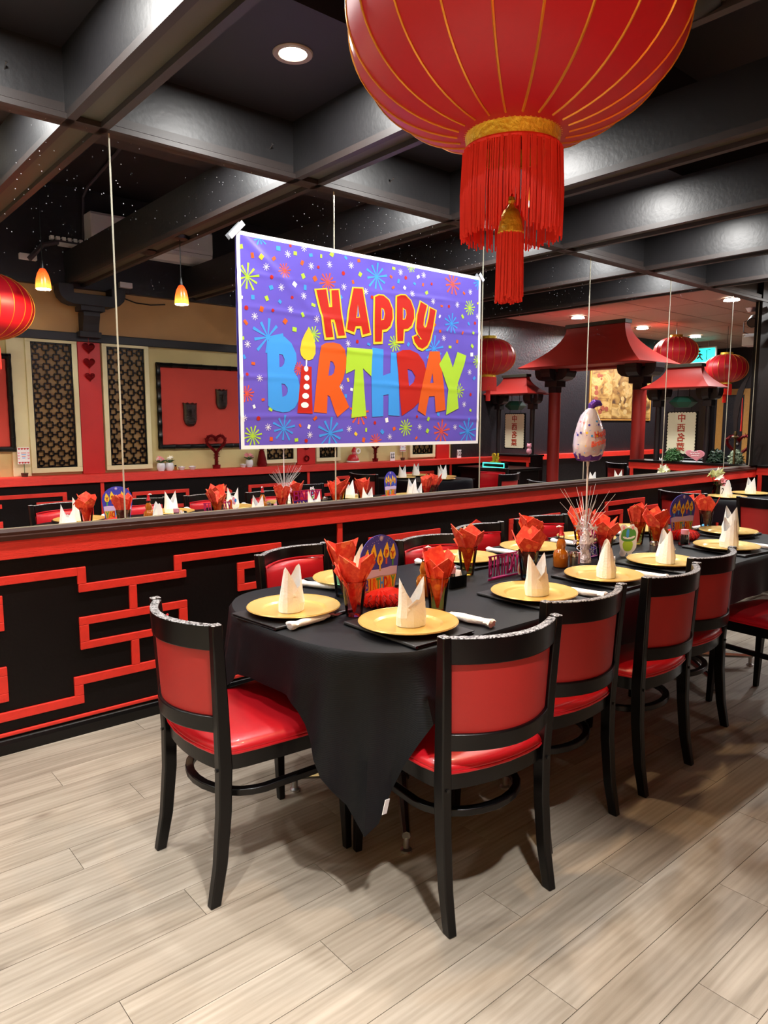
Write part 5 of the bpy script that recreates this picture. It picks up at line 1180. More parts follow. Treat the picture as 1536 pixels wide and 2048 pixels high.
def mask(x, z, sc_, lb):
    t = thing('carved_mask', lb, 'mask', (x, YW+0.02, z))
    s = sc_
    out = [(-0.075, 0.12), (-0.05, 0.112), (-0.03, 0.122), (0.0, 0.112), (0.03, 0.122), (0.05, 0.112), (0.075, 0.12), (0.07, 0.03), (0.072, -0.05), (0.055, -0.1), (0.03, -0.12), (-0.03, -0.12), (-0.055, -0.1), (-0.072, -0.05), (-0.07, 0.03)]
    out = [(a*s, b*s) for a, b in out]
    m = MB(); r0 = [(a, 0, b) for a, b in out]; r1 = [(a, 0.03*s, b) for a, b in out]; r2 = [(a*0.75, 0.05*s, b*0.85) for a, b in out]
    m.loft([r0, r1, r2]); b = m.build('face', mask_mat, t, 30)
    m = MB(); m.box(-0.055*s, 0.055*s, 0.04*s, 0.062*s, 0.05*s, 0.068*s); m.build('brow', mask_mat, b, 0, 0.003)
    MB().prism([(-0.014*s, 0.05*s), (0.014*s, 0.05*s), (0.026*s, -0.015*s), (-0.026*s, -0.015*s)], lambda a, c: (a, 0.04*s, c), lambda a, c: (a*0.6, 0.085*s, c)).build('nose', mask_mat, b, 0, 0.002)
    for q in (-1, 1): MB().sphere((q*0.034*s, 0.05*s, 0.03*s), 0.014*s, 10, 6).build('eye', mask_mat, b)
    MB().tube([(0.042*s*cos(2*pi*k/14), 0.052*s, -0.062*s+0.024*s*sin(2*pi*k/14)) for k in range(14)], 0.008*s, 6, closed=True).build('mouth', mask_mat, b)
mask(3.38, 1.505, 1.0, 'dark carved wooden mask on the red panel, lower left of the two')
mask(3.75, 1.67, 0.88, 'dark carved wooden mask on the red panel, upper right of the two')
# tinsel hearts
def heart2(s): return [(s*(16*sin(a)**3)/17, s*(13*cos(a)-5*cos(2*a)-2*cos(3*a)-cos(4*a))/17) for a in [2*pi*k/36 for k in range(36)]]
def tinsel_tube(m, pts, r, seed, closed=False):
    q = random.Random(seed); P = [Vector(p) for p in pts]; m.tube(pts, r*0.55, 6, closed=closed)
    for p in P:
        for _ in range(9):
            d = Vector((q.gauss(0, 1), q.gauss(0, 1), q.gauss(0, 1))).normalized(); c = p+Vector((q.uniform(-1, 1), q.uniform(-1, 1), q.uniform(-1, 1)))*r*0.4
            e = d.cross(Vector((q.gauss(0, 1), q.gauss(0, 1), q.gauss(0, 1)))).normalized()*r*0.16
            m.add([tuple(c-e), tuple(c+e), tuple(c+d*r*1.05)], [(0, 1, 2)])
t = thing('heart_garland', 'string of three red glitter hearts hanging on the red pilaster', 'decoration', (2.365, YW+0.06, 0))
for z, s in ((2.12, 0.062), (1.98, 0.058), (1.85, 0.05)):
    hp = heart2(s); m = MB(); r0 = [(a*0.5, -0.014, z+b*0.5) for a, b in hp]; r1 = [(a, 0.0, z+b) for a, b in hp]; r2 = [(a*0.6, 0.02, z+b*0.6) for a, b in hp]
    m.loft([r0, r1, r2]).build('glitter_heart', glitter_red, t, 30)
MB().tube([(0, 0, 2.215), (0, 0, 1.85)], 0.0015, 4).build('cord', fringe_red, t)
def heart_tree(x, z, s, lb, kind='topiary'):
    t = thing('tinsel_heart', lb, 'decoration', (x, YW+0.09, z))
    m = MB(); tinsel_tube(m, [(a, 0, 0.27*s+b) for a, b in heart2(0.115*s)], 0.028*s, 3, True); stuff(m.build('tinsel_ring', glitter_red, t, 0))
    m = MB(); tinsel_tube(m, [(0, 0, 0.03+0.013*s*k) for k in range(12)], 0.034*s, 4); stuff(m.build('tinsel_stem', glitter_red, t, 0))
    MB().lathe([(0.001, 0), (0.04*s, 0), (0.045*s, 0.04), (0.001, 0.04)], 12).build('base', glitter_red, t)
heart_tree(3.64, 0.93, 1.0, 'red tinsel heart on a stem standing on the ledge before the red panel')
heart_tree(5.86, 0.93, 0.9, 'red tinsel heart stem on the ledge below the middle of the banner')
t = thing('tinsel_hanging', 'string of red tinsel hearts hanging on the pilaster below the banner', 'decoration', (4.83, YW+0.06, 0))
for z in (1.14, 1.0, 0.86, 0.75):
    m = MB(); tinsel_tube(m, [(0.03*cos(2*pi*k/8), 0.0, z+0.03*sin(2*pi*k/8)) for k in range(8)], 0.016, int(z*100), True); stuff(m.build('tinsel_heart', glitter_red, t, 0))
MB().tube([(0, 0, 2.1), (0, 0.11 if False else 0, 0.75)], 0.0015, 4).build('cord', fringe_red, t)
# flower pots, candles, card, santa, number cards on the ledge
def flower_pot(x, lb, seed, fm):
    q = random.Random(seed); t = thing('flower_pot', lb, 'flower pot', (x, YW+0.09, 0.93), 0, 'white flower pots on the ledge')
    MB().lathe([(0.001, 0), (0.03, 0), (0.043, 0.03), (0.04, 0.07), (0.034, 0.08), (0.001, 0.075)], 16).build('pot', pot_white, t, 50)
    for k in range(5): blossom(t, (q.uniform(-.035, .035), q.uniform(-.02, .03), 0.10+q.uniform(0, .035)), 0.032, fm[k % len(fm)], 'flower', seed+k)
    for k in range(7):
        a = q.uniform(0, 2*pi); d = Vector((cos(a), sin(a), 0)); p = Vector((0, 0, 0.075)); s_ = Vector((-d.y, d.x, 0))*0.012
        MB().add([tuple(p), tuple(p+d*0.03+s_+Vector((0, 0, 0.03))), tuple(p+d*0.062+Vector((0, 0, 0.035))), tuple(p+d*0.03-s_+Vector((0, 0, 0.03)))], [(0, 1, 2, 3)]).build('leaf', leaf, t, 0)
flower_pot(3.02, 'white pot with pink rose, left one of the pair on the ledge', 1, [pink, petal]); flower_pot(3.11, 'white pot with white flowers, right one of the pair on the ledge', 9, [petal])
flower_pot(4.04, 'white pot with a pink rose at the lower left corner of the banner', 14, [pink, pink, petal])
def candle_cup(x, lb):
    t = thing('candle_cup', lb, 'candle', (x, YW+0.09, 0.93), 0, 'white candle cups on the ledge')
    MB().lathe([(0.001, 0), (0.022, 0), (0.038, 0.03), (0.036, 0.034), (0.02, 0.012), (0.001, 0.012)], 14).build('cup', pot_white, t); MB().lathe([(0.016, 0.01), (0.016, 0.04), (0.001, 0.04)], 10).build('candle', cloth_white, t)
for x, lb in ((3.24, 'white candle cup on the ledge right of the flower pots, left one'), (3.36, 'white candle cup on the ledge right of the flower pots, right one'), (3.96, 'white candle cup on the ledge left of the pink rose pot')): candle_cup(x, lb)
t = thing('spice_bottle', 'tiny dark bottle on the ledge beside the flower pots', 'bottle', (3.175, YW+0.09, 0.93)); MB().lathe([(0.001, 0), (0.013, 0), (0.013, 0.03), (0.008, 0.04), (0.001, 0.04)], 10).build('bottle', sauce, t); MB().lathe([(0.01, 0.038), (0.01, 0.055), (0.001, 0.055)], 10).build('cap', black_plastic, t)
def card_pot(x, lb):
    t = thing('card_holder', lb, 'card', (x, YW+0.09, 0.93))
    MB().lathe([(0.001, 0), (0.026, 0), (0.032, 0.035), (0.001, 0.035)], 12).build('pot', wood_brown, t); MB().tube([(0, 0, 0.03), (0, 0, 0.13)], 0.003, 5).build('stem', leaf, t)
    cd = MB().box(-0.05, 0.05, -0.002, 0.002, 0.115, 0.265).build('card', white_print, t, 0)
    hs = heart2(0.011)
    for u in (-0.036, -0.012, 0.012, 0.036):
        for v in (0.128, 0.252): MB().prism([(a+u, b+v) for a, b in hs], lambda a, b: (a, 0.002, b), lambda a, b: (a, 0.003, b)).build('heart_print', red_p, cd, 0)
    for v in (0.165, 0.19, 0.215):
        for u in (-0.04, 0.04): MB().prism([(a*0.9+u, b*0.9+v) for a, b in hs], lambda a, b: (a, 0.002, b), lambda a, b: (a, 0.003, b)).build('heart_print', pink_p, cd, 0)
    for k, v in enumerate((0.215, 0.2, 0.185, 0.17)): MB().box(-0.022+0.003*k, 0.022-0.003*k, 0.002, 0.0028, v-0.003, v+0.003).build('text_line_print', [coral_p, blue_p][k % 2], cd, 0)
card_pot(1.735, 'white card with red hearts in a small pot on the ledge at far left'); card_pot(6.33, 'small white heart card in a pot on the ledge below the banner')
number_card(6.15, YW+0.09, 0.93, pi, '22', 'white number 22 card on the ledge below the banner', 1.15)
number_card(7.4, YW+0.09, 0.93, pi, '221', 'white number card on the ledge at the lower right corner of the banner', 1.15)
t = thing('santa_figure', 'small red and white Santa ornament on the ledge below the banner', 'ornament', (5.5, YW+0.09, 0.93))
MB().lathe([(0.001, 0), (0.07, 0), (0.075, 0.04), (0.055, 0.085), (0.035, 0.1), (0.001, 0.1)], 16).build('coat', cap_red, t, 50); MB().sphere((0.02, 0, 0.12), 0.03, 12, 8).build('face', pink, t)
MB().lathe([(0.036, 0.132), (0.036, 0.142), (0.028, 0.165), (0.01, 0.19), (0.001, 0.19)], 12, (0.02, 0, 0)).build('hat', cap_red, t); MB().tube([(0.055+0.03*cos(2*pi*k/12), 0.03, 0.14+0.028*sin(2*pi*k/12)) for k in range(12)], 0.011, 6, closed=True).build('fur_trim', cloth_white, t)
MB().tube([(0.074*cos(2*pi*k/16), 0.074*sin(2*pi*k/16), 0.012) for k in range(16)], 0.011, 6, closed=True).build('fur_trim', cloth_white, t)
t = thing('tinsel_gnome', 'dark red glitter cone ornament on the ledge at the lower left corner of the banner', 'ornament', (4.2, YW+0.09, 0.93)); MB().lathe([(0.001, 0), (0.05, 0), (0.06, 0.03), (0.045, 0.1), (0.03, 0.17), (0.001, 0.2)], 14).build('cone', glitter_red, t); MB().sphere((0, 0.0, 0.2), 0.03, 10, 7).build('head', glitter_red, t)

# ------------------------------------------------------------------ air conditioners, conduit, detectors
def air_con(x, z, w, lb):
    t = thing('air_conditioner', lb, 'air conditioner', (x, YB+0.09, z))
    sec = [(0, 0), (0.12, -0.0), (0.19, 0.05), (0.205, 0.12), (0.205, 0.29), (0.19, 0.315), (0, 0.315)]
    MB().prism(sec, lambda a, b: (-w/2, a, b), lambda a, b: (w/2, a, b)).build('casing', white_plastic, t, 0, 0.008)
    MB().prism([(0.125, 0.002), (0.185, 0.05), (0.187, 0.046), (0.127, -0.004)], lambda a, b: (-w/2+0.06, a, b), lambda a, b: (w/2-0.12, a, b)).build('louvre', white_plastic, t, 0)
    MB().box(-w/2+0.01, w/2-0.01, 0.204, 0.2055, 0.085, 0.088).build('panel_gap', black_plastic, t, 0)
air_con(2.96, 3.0, 1.2, 'pale wall air conditioner high on the opposite wall, reflected left of the banner')
air_con(5.35, 2.98, 0.9, 'dim wall air conditioner reflected above the right half of the banner')
led = MB().sphere((5.98, YB+0.3, 3.08), 0.012, 8, 6).build('indicator_light', neon, None); tag(led, 'tiny green indicator light right of the dim air conditioner', 'light')
t = thing('cable_conduit', 'grey conduit running from the smoke detector to the air conditioner', 'conduit', (0, 0, 0))
MB().tube([(2.22, -2.3, 3.52), (2.3, -3.0, 3.52), (2.36, -3.6, 3.52), (2.365, -3.74, 3.47), (2.36, -3.75, 3.3), (2.35, -3.75, 3.1)], 0.012, 8).build('pipe', cable_mat, t)
MB().tube([(2.37, -3.72, 3.03), (2.15, -3.72, 3.04), (1.98, -3.7, 2.98), (1.86, -3.7, 2.84)], 0.022, 8).build('insulated_pipe', cable_mat, t)
m = MB()
for k in range(8): m.box(2.05+0.05*k, 2.08+0.05*k, -3.75, -3.70, 3.045, 3.075)
stuff(m.build('cable_clips', cloth_white, t, 0)); MB().box(2.12, 2.42, -3.75, -3.69, 3.0, 3.025).build('cable_trunking', white_plastic, t, 0)
for x, y, r, lb in ((2.14, -2.35, 0.075, 'flat round base of a detector on the high ceiling, reflected at upper left'), (2.36, -2.37, 0.06, 'domed smoke detector on the high ceiling, reflected at upper left')):
    t = thing('smoke_detector', lb, 'smoke detector', (x, y, ZT)); MB().lathe([(r, 0), (r, -0.018), (r*0.9, -0.03), (0.001, -0.032)], 20).build('base', beige_plastic, t); MB().lathe([(r*0.55, -0.03), (r*0.5, -0.05), (0.001, -0.055)], 16).build('sensor', beige_plastic, t)
o = MB().box(1.79, 1.93, YB+0.09, YB+0.14, 2.84, 2.89).build('junction_box', white_plastic, None, 0, 0.003); tag(o, 'small white junction box on the black frieze above the left pendant', 'box')
o = MB().box(2.66, 2.78, YB+0.09, YB+0.14, 2.70, 2.75).build('junction_box', white_plastic, None, 0, 0.003); tag(o, 'small white junction box on the black frieze right of the carved bracket', 'box')
o = MB().tube([(2.72, YB+0.03, 2.62), (2.85, YB+0.03, 2.585), (3.0, YB+0.03, 2.58), (3.15, YB+0.03, 2.60)], 0.006, 6).build('loose_cable', black_plastic, None); tag(o, 'loose black cable sagging below the frieze right of the carved bracket', 'cable')

# ------------------------------------------------------------------ pendant lamps
def pendant(x, y, zt, lb, zb=2.235):
    t = thing('pendant_lamp', lb, 'lamp', (x, y, zb), 0, 'orange glass pendant lamps')
    m = MB(); m.lathe([(0.048, 0.0), (0.0475, 0.02), (0.043, 0.06), (0.034, 0.095), (0.020, 0.122), (0.012, 0.13), (0.001, 0.131)], 24, caps=False).build('shade', shade_mat, t, 60)
    MB().lathe([(0.001, 0.004), (0.045, 0.004), (0.045, 0.012), (0.001, 0.012)], 20).build('lamp_mouth', pend_base, t)
    MB().lathe([(0.014, 0.126), (0.012, 0.15), (0.004, 0.18), (0.001, 0.18)], 12).build('socket', black_plastic, t)
    MB().tube([(0, 0, 0.17), (0, 0, zt-zb)], 0.0035, 5).build('cord', black_plastic, t)
    if zt < 3: MB().lathe([(0.001, 0), (0.06, 0), (0.055, -0.02), (0.001, -0.024)], 18, (0, 0, zt-zb)).build('canopy', black_plastic, t)
    l = bpy.data.lights.new('pendant_glow', 'AREA'); l.shape = 'DISK'; l.size = 0.084; l.energy = P_PENDANT; l.color = (1.0, 0.66, 0.36)
    lo = bpy.data.objects.new('pendant_glow', l); lo.location = (x, y, zb-0.003); COL.objects.link(lo)
pendant(2.257, -1.53, 2.69, 'orange glass pendant lamp under the second beam, reflected left of the banner')
pendant(1.4316, -1.8, ZT, 'orange glass pendant lamp reflected above the left lattice screen', 2.278)

# ================================================================== PAGODA PARTITION AND HALL (seen in the mirror)
XP = 8.2
def halfwall(y0, y1, tag_):
    m = structure(MB().box(XP-0.14, XP+0.14, y0, y1, 0, 0.95).build('wall_partition', black_wall, smooth=0))
    structure(MB().box(XP-0.17, XP+0.17, y0, y1, 0.95, 0.975).build('trim_14', black_wood, smooth=0, bevel=0.003))
    structure(MB().box(XP-0.155, XP-0.14, y0, y1, 0.87, 0.95).build('trim_15', red_trim, smooth=0, bevel=0.002))
    structure(MB().box(XP-0.155, XP-0.14, y0+0.02, y0+0.06, 0.1, 0.87).build('trim_16', red_bar, smooth=0)); structure(MB().box(XP-0.155, XP-0.14, y1-0.06, y1-0.02, 0.1, 0.87).build('trim_17', red_bar, smooth=0))
halfwall(-1.5, -0.025, 0); halfwall(-3.70, -3.02, 1)
structure(MB().box(7.905, 8.5, -0.04, 0.0, 0.976, 2.95).build('column', black_wall, smooth=0))
def roof(par, hx0, hy0, hx1, hy1, z0, z1, ridge_h, rm, th=0.035):
    m = MB(); rings = []
    for k in range(10):
        t = k/9; e = (1-t)**1.9; hx = hx1+(hx0-hx1)*e; hy = hy1+(hy0-hy1)*e; z = z0+(z1-z0)*t
        rings.append([(-hx, -hy, z), (hx, -hy, z), (hx, hy, z), (-hx, hy, z)])
    und = [(-hx0*0.98, -hy0*0.98, z0-0.012), (hx0*0.98, -hy0*0.98, z0-0.012), (hx0*0.98, hy0*0.98, z0-0.012), (-hx0*0.98, hy0*0.98, z0-0.012)]
    m.loft([und]+rings).build('roof', rm, par, 20)
    MB().box(-hx1-0.02, hx1+0.02, -hy1-0.015, hy1+0.015, z1-0.01, z1+ridge_h).build('ridge_cap', olive_ridge, par, 0, 0.004)
def gate_bracket(par, y, z0, z1, s, dark):
    h = z1-z0
    prof = [(-1.0, 1.0), (-1.0, 0.72), (-0.92, 0.45), (-0.75, 0.28), (-0.45, 0.2), (0.45, 0.2), (0.75, 0.28), (0.92, 0.45), (1.0, 0.72), (1.0, 1.0), (0.45, 1.0), (0.45, 0.68), (-0.45, 0.68), (-0.45, 1.0)]
    MB().prism([(a*s, z0+b*h) for a, b in prof], lambda a, b: (-s*0.42, y+a, b), lambda a, b: (s*0.42, y+a, b)).build('bracket', dark, par, 0, 0.003)
    MB().prism([(a*s*0.9, z0+b*h) for a, b in prof], lambda a, b: (a, y-s*0.3, b), lambda a, b: (a, y+s*0.3, b)).build('bracket', dark, par, 0, 0.003)
    MB().box(-s*0.38, s*0.38, y-s*0.38, y+s*0.38, z0-0.04, z0+0.2*h).build('bracket_block', dark, par, 0, 0.003)
g = thing('pagoda_gate', 'large red pagoda gate with flared roof and two round red pillars', 'gate', (8.45, -2.28, 0))
roof(g, 0.5, 0.92, 0.06, 0.44, 2.17, 2.70, 0.04, gate_red)
for y in (-0.65, 0.65):
    MB().cyl((0, y, 0), (0, y, 1.84), 0.085, n=24).build('pillar', gate_red, g)
    MB().box(-0.065, 0.065, y-0.065, y+0.065, 1.84, 1.98).build('post_head', gate_dark, g, 0, 0.004)
    gate_bracket(g, y, 1.96, 2.165, 0.27, gate_dark)
MB().box(-0.05, 0.05, -0.9, 0.9, 2.13, 2.16).build('lintel', gate_red, g, 0)
def small_pagoda(y, lb, slb):
    p = thing('small_pagoda', lb, 'pagoda', (XP, y, 0.975))
    roof(p, 0.25, 0.41, 0.035, 0.21, 0.855, 1.10, 0.03, gate_red)
    for s in (-1, 1):
        MB().cyl((0, s*0.305, 0), (0, s*0.305, 0.66), 0.035, n=16).build('pillar', gate_dark, p)
        gate_bracket(p, s*0.305, 0.68, 0.845, 0.135, gate_dark)
    gl = MB(); gl.lathe([(0.16, 0.69), (0.09, 0.755), (0.001, 0.757)], 6); gl.lathe([(0.16, 0.69), (0.09, 0.63), (0.001, 0.63)], 6); gl = gl.build('green_lamp_shade', green_paint, p, 0)
    for q in (-0.07, 0.07): MB().cyl((0, q, 0.75), (0, q, 0.85), 0.004, n=5).build('hanger', black_plastic, gl)
    sg = MB().box(-0.012, 0.012, -0.185, 0.185, 0.075, 0.585).build('sign_board', black_wood, p, 0, 0.003)
    W_, H_ = 0.165, 0.235; pts = []
    def sc_edge(a, b, n):
        a, b = Vector(a), Vector(b); d = b-a; nn = Vector((d.y, -d.x)).normalized()*0.009
        for k in range(n):
            for e, q in ((0, 0), (0.25, 0.8), (0.5, 1), (0.75, 0.8)): r = a+d*(k+e)/n+nn*q; pts.append((r.x, r.y+0.33))
    sc_edge((-W_, -H_), (W_, -H_), 9); sc_edge((W_, -H_), (W_, H_), 13); sc_edge((W_, H_), (-W_, H_), 9); sc_edge((-W_, H_), (-W_, -H_), 13)
    iv = MB().prism(pts, lambda a, b: (-0.016, -a, b), lambda a, b: (-0.012, -a, b)).build('scalloped_panel', ivory, sg, 0)
    for k, ch in enumerate('中西名菜'): text('character', ch, 0.105, char_red, sg, (-0.0185, 0, 0.5-0.113*k), FACE_LEFT, 0.001, 1.0, 0.0015)
    for q in (-0.1, 0.1): MB().cyl((0, q, 0.585), (0, q, 0.635), 0.003, n=5).build('hanger', black_plastic, sg)
small_pagoda(-0.92, 'small red pagoda with a white lettered sign, between the big gate and the mirror', '')
small_pagoda(-3.42, 'small red pagoda with a white lettered sign, beside the host desk', '')
# things on the right half wall
def bush(name, lb, x, y, z, rx, ry, rz_, m_, n, seed, size=0.022, tall=0.0):
    q = random.Random(seed); t = thing(name, lb, 'plant', (x, y, z)); m = MB()
    for k in range(n):
        d = Vector((q.gauss(0, 1), q.gauss(0, 1), abs(q.gauss(0, 1))+0.1)).normalized(); r = q.uniform(0.55, 1.0)
        c = Vector((d.x*rx*r, d.y*ry*r, d.z*rz_*r+tall)); u = Vector((q.gauss(0, 1), q.gauss(0, 1), q.gauss(0, 1))).normalized(); v = u.cross(d).normalized()
        m.add([tuple(c-u*size), tuple(c-v*size*.45), tuple(c+u*size), tuple(c+v*size*.45)], [(0, 1, 2, 3)])
    stuff(m.build('foliage', m_, t, 0)); MB().lathe([(0.001, 0), (rx*0.5, 0), (rx*0.55, 0.04), (0.001, 0.04)], 12).build('pot', black_plastic, t)
bush('green_shrub', 'small bright green artificial shrub before the right pagoda sign', XP-0.08, -0.97, 0.975, 0.1, 0.11, 0.16, leaf, 700, 5)
bush('silk_plant', 'dark green silk plant on the half wall right of the pink heart', XP-0.06, -0.47, 0.975, 0.09, 0.11, 0.16, leaf_dark, 500, 6)
bush('frosted_plant', 'frosted pale green silk plant on the half wall at the mirror end', XP-0.06, -0.25, 0.975, 0.08, 0.09, 0.16, leaf_pale, 500, 7)
t = thing('heart_sign', 'pink heart shaped greeting sign standing on the half wall', 'sign', (XP-0.12, -0.68, 0.975), -0.1)
hp = heart2(0.105)
hb = MB().prism([(-(a*1.1+b*0.2), b*0.75+0.085) for a, b in hp], lambda a, b: (-0.006, a, b), lambda a, b: (0.006, a, b)).build('heart_board', pink_p, t, 0)
MB().prism([(-(a*0.98+b*0.2), b*0.66+0.085) for a, b in hp], lambda a, b: (-0.008, a, b), lambda a, b: (-0.006, a, b)).build('heart_face', pink, hb, 0)
for k, (v, wd_) in enumerate(((0.125, 0.08), (0.1, 0.11), (0.075, 0.09))):
    MB().tube([(-0.0085, -wd_/2+wd_*j/12-(v-0.085)*0.25, v+0.006*sin(j*2.1+k)) for j in range(13)], 0.0028, 4).build('script_line', cloth_white, hb)
t = thing('sword', 'curved dark sword standing upright among the plants at the mirror end', 'sword', (XP-0.15, -0.23, 0.975))
MB().loft([[(-0.006, y-w_, z), (0.006, y-w_, z), (0.006, y+w_, z), (-0.006, y+w_, z)] for y, w_, z in ((0.0, 0.018, 0.36), (-0.01, 0.024, 0.5), (0.0, 0.034, 0.66), (0.03, 0.032, 0.8), (0.075, 0.018, 0.9), (0.11, 0.004, 0.95))]).build('blade', gate_dark, t, 30)
MB().lathe([(0.001, 0), (0.013, 0), (0.011, 0.2), (0.013, 0.28), (0.035, 0.29), (0.036, 0.30), (0.014, 0.31), (0.02, 0.335), (0.012, 0.36), (0.001, 0.36)], 12).build('hilt', mat('aged_brass', '#6b5734', 0.4, metal=0.7), t)
MB().tube([(0, 0.05, 0.72), (-0.01, 0.06, 0.5), (-0.01, 0.06, 0.36)], [0.004, 0.007, 0.012], 6).build('red_tassel', fringe_red, t)
t = thing('tinsel_wreath', 'red tinsel heart wreath standing behind the frosted plant', 'decoration', (XP+0.1, -0.29, 0.975)); m = MB(); tinsel_tube(m, [(0, a, 0.21+b*0.9) for a, b in heart2(0.15)], 0.032, 9, True); stuff(m.build('tinsel_ring', glitter_red, t, 0))
# left half wall bits
t = thing('teddy_figure', 'small pale pink teddy ornament on the left half wall', 'ornament', (XP-0.1, -3.0-0.08, 0.975))
MB().sphere((0, 0, 0.05), 0.042, 12, 8, sc3=(0.9, 0.9, 1.2)).build('body', pink_p, t); hd = MB().sphere((0, 0, 0.125), 0.034, 12, 8).build('head', pink_p, t)
for s in (-1, 1): MB().sphere((0, s*0.026, 0.152), 0.012, 8, 6).build('ear', pink_p, hd)
# host desk with neon sign and love letters
t = thing('host_desk', 'black host desk below the lantern at the banner right edge', 'desk', (7.5, -3.12, 0)); MB().box(-0.3, 0.3, -0.42, 0.45, 0, 0.80).build('body', black_wood, t, 0, 0.005); MB().box(-0.33, 0.33, -0.45, 0.48, 0.80, 0.83).build('worktop', black_wood, t, 0, 0.004)
for z in (0.25, 0.5): MB().box(-0.31, -0.3, -0.38, 0.4, z, z+0.012).build('drawer_gap', steel, t, 0)
t = thing('neon_sign', 'teal glowing neon framed box on the host desk', 'neon sign', (7.25, -2.97, 0.83)); MB().box(-0.02, 0.05, -0.19, 0.19, 0, 0.075).build('box', black_plastic, t, 0, 0.003)
MB().tube([(-0.028, -0.18, 0.01), (-0.028, 0.18, 0.01), (-0.028, 0.18, 0.065), (-0.028, -0.18, 0.065)], 0.0065, 6, closed=True).build('neon_tube', neon, t)
t = thing('love_letters', 'gold LOVE letter ornament on the host desk', 'ornament', (7.26, -2.965, 0.905)); MB().box(-0.02, 0.02, -0.08, 0.08, 0, 0.01).build('base', gold_foil, t, 0)
for ch, y, z in (('L', 0.03, 0.09), ('O', -0.03, 0.09), ('V', 0.03, 0.035), ('E', -0.03, 0.035)): text('letter', ch, 0.07, gold_foil, t, (0, y, z), FACE_LEFT, 0.012, 1, 0.004)

# ------------------------------------------------------------------ hall beyond
t = thing('folding_screen', 'gold painted landscape panels hanging on the dark hall wall between the pillars', 'artwork', (11.6, YB+0.03, 1.5))
def art_mat(name, sd):
    m = mat(name, '#8f6d38', 0.5); nt = m.node_tree; b = nt.nodes['Principled BSDF']; tc = nt.nodes.new('ShaderNodeTexCoord')
    mp = nt.nodes.new('ShaderNodeMapping'); mp.inputs['Location'].default_value = (sd, 0, sd); mp.inputs['Scale'].default_value = (2.2, 1, 4); nt.links.new(tc.outputs['Object'], mp.inputs[0])
    n = nt.nodes.new('ShaderNodeTexNoise'); n.inputs['Scale'].default_value = 1.6; n.inputs['Detail'].default_value = 7; n.inputs['Distortion'].default_value = 1.2; nt.links.new(mp.outputs[0], n.inputs['Vector'])
    c = ramp(nt, n.outputs['Fac'], [(0.3, lin('#3d2718')), (0.42, lin('#7a5629')), (0.52, lin('#94723b')), (0.6, lin('#ab8b55')), (0.75, lin('#6f5430'))]); nt.links.new(c, b.inputs['Base Color']); return m
for k in range(3):
    pn = MB().box(-0.96+0.64*k, -0.33+0.64*k, 0, 0.03, 0, 0.9).build('painted_panel', art_mat('gold_landscape_'+str(k), k*3.1), t, 0, 0.004)
    q = random.Random(k+40); m = MB()
    for j in range(9):
        u, v, r = q.uniform(-0.88, -0.45)+0.64*k, q.uniform(0.1, 0.75), q.uniform(0.02, 0.05)
        m.prism([(u+r*1.4*cos(2*pi*i/7), v+r*sin(2*pi*i/7)) for i in range(7)], lambda a, b: (a, 0.03, b), lambda a, b: (a, 0.032, b))
    stuff(m.build('painted_leaves', mat('painted_russet_'+str(k), ['#7a3620', '#a58a58', '#5a4026'][k], 0.6), pn, 0))
MB().box(-0.99, 0.99, -0.002, 0.02, -0.03, 0.93).build('frame', gold_wood, t, 0)
# end wall: doorway, window, exit sign, speaker
structure(MB().box(XR-0.05, XR, -3.75, -3.62, 0, 2.0).build('trim_19', gold_wood, smooth=0)); structure(MB().box(XR-0.05, XR, -3.2, -3.07, 0, 2.0).build('trim_20', gold_wood, smooth=0)); structure(MB().box(XR-0.05, XR, -3.75, -0.8, 2.0, 2.12).build('trim_21', gold_wood, smooth=0))
wn = structure(MB().box(XR-0.03, XR, -2.75, -1.2, 0.9, 1.95).build('window_1', mat('dark_window_glass', '#0d0e14', 0.1), smooth=0))
for z in (0.9, 1.95): MB().box(XR-0.06, XR-0.02, -2.8, -1.15, z-0.03, z+0.03).build('window_frame', gold_wood, wn, 0)
for y in (-2.77, -1.98, -1.18): MB().box(XR-0.06, XR-0.02, y-0.03, y+0.03, 0.9, 1.95).build('window_frame', gold_wood, wn, 0)
wn2 = structure(MB().box(XR-0.03, XR, -2.6, -1.0, 2.2, 2.85).build('window_2', mat('dusk_window', '#3a434c', 0.2), smooth=0))
for k in range(6): MB().box(XR-0.05, XR-0.03, -2.6, -1.0, 2.22+0.11*k, 2.255+0.11*k).build('blind_slat', cloth_white, wn2, 0)
dr = structure(MB().box(XR-0.04, XR, -3.62, -3.2, 0, 2.0).build('door_1', dark_wall, smooth=0)); MB().sphere((XR-0.07, -3.28, 1.0), 0.03, 10, 7).build('door_handle', steel, dr)
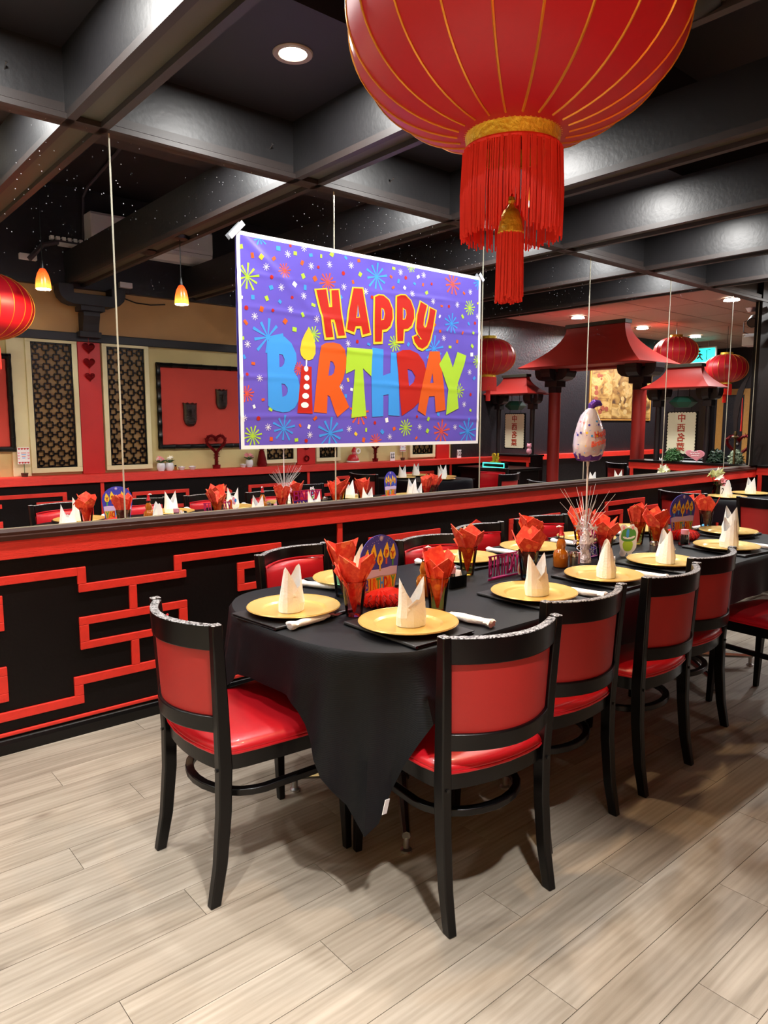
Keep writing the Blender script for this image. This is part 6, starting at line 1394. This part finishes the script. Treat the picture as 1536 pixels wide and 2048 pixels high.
t = thing('exit_sign', 'glowing teal emergency exit sign with a running figure, below the hall ceiling', 'sign', (13.6, -3.40, 2.55)); MB().box(-0.02, 0.02, -0.31, 0.31, 0, 0.30).build('housing', white_plastic, t, 0, 0.005); MB().box(-0.026, -0.02, -0.285, 0.285, 0.025, 0.275).build('lit_face', exit_em, t, 0)
fig = MB(); P2 = lambda a, b: (-0.028, -a, b+0.15); 
for a, b, r in (((0, 0.03), (0.0, -0.02), 0.018), ((0, -0.02), (0.05, -0.06), 0.014), ((0, -0.02), (-0.03, -0.06), 0.014), ((-0.03, -0.06), (-0.06, -0.09), 0.012), ((0, 0.03), (0.05, 0.01), 0.011), ((0, 0.03), (-0.05, 0.0), 0.011)): fig.cyl(P2(*a), P2(*b), r, n=6)
fig.sphere(P2(0.01, 0.075), 0.022, 8, 6); fig.build('running_figure', gate_dark, t); MB().tube([(-0.028, 0.13, 0.06), (-0.028, 0.13, 0.24), (-0.028, 0.2, 0.24)], 0.006, 5).build('door_symbol', gate_dark, t)
MB().cyl((0, 0.15, 0.30), (0, 0.15, 0.40), 0.012, n=6).build('rod', steel, t); MB().cyl((0, -0.15, 0.30), (0, -0.15, 0.40), 0.012, n=6).build('rod', steel, t)
t = thing('wall_speaker', 'pale speaker and black spotlight fixed high on the black column at the mirror end', 'speaker', (XP+0.1, -0.20, 2.2)); MB().box(-0.08, 0.08, -0.1, 0.1, 0.06, 0.19).build('speaker_box', white_plastic, t, 0, 0.01)
sp_ = MB().cyl((-0.12, 0.02, 0.30), (0.06, -0.04, 0.36), 0.055, 0.05, 14).build('spotlight', black_plastic, t); MB().cyl((-0.122, 0.021, 0.2995), (-0.126, 0.022, 0.298), 0.045, n=14).build('lens', wood_brown, sp_)
for k in (-1, 1): MB().box(-0.2, -0.12, -0.06, 0.06, -0.002, 0.002).build('barn_door_flap', steel, sp_, 0, 0, (0, 0.02, 0.30+0.06*k), (0, 0.5*k, 0))
MB().tube([(0, -0.05, 0.19), (0, -0.12, 0.22), (0, -0.12, 0.33), (0, -0.03, 0.36)], 0.005, 5).build('cable', black_plastic, t)
MB().box(0.0, 0.06, 0.06, 0.135, 0.0, 0.42).build('wall_bracket', black_plastic, t, 0)
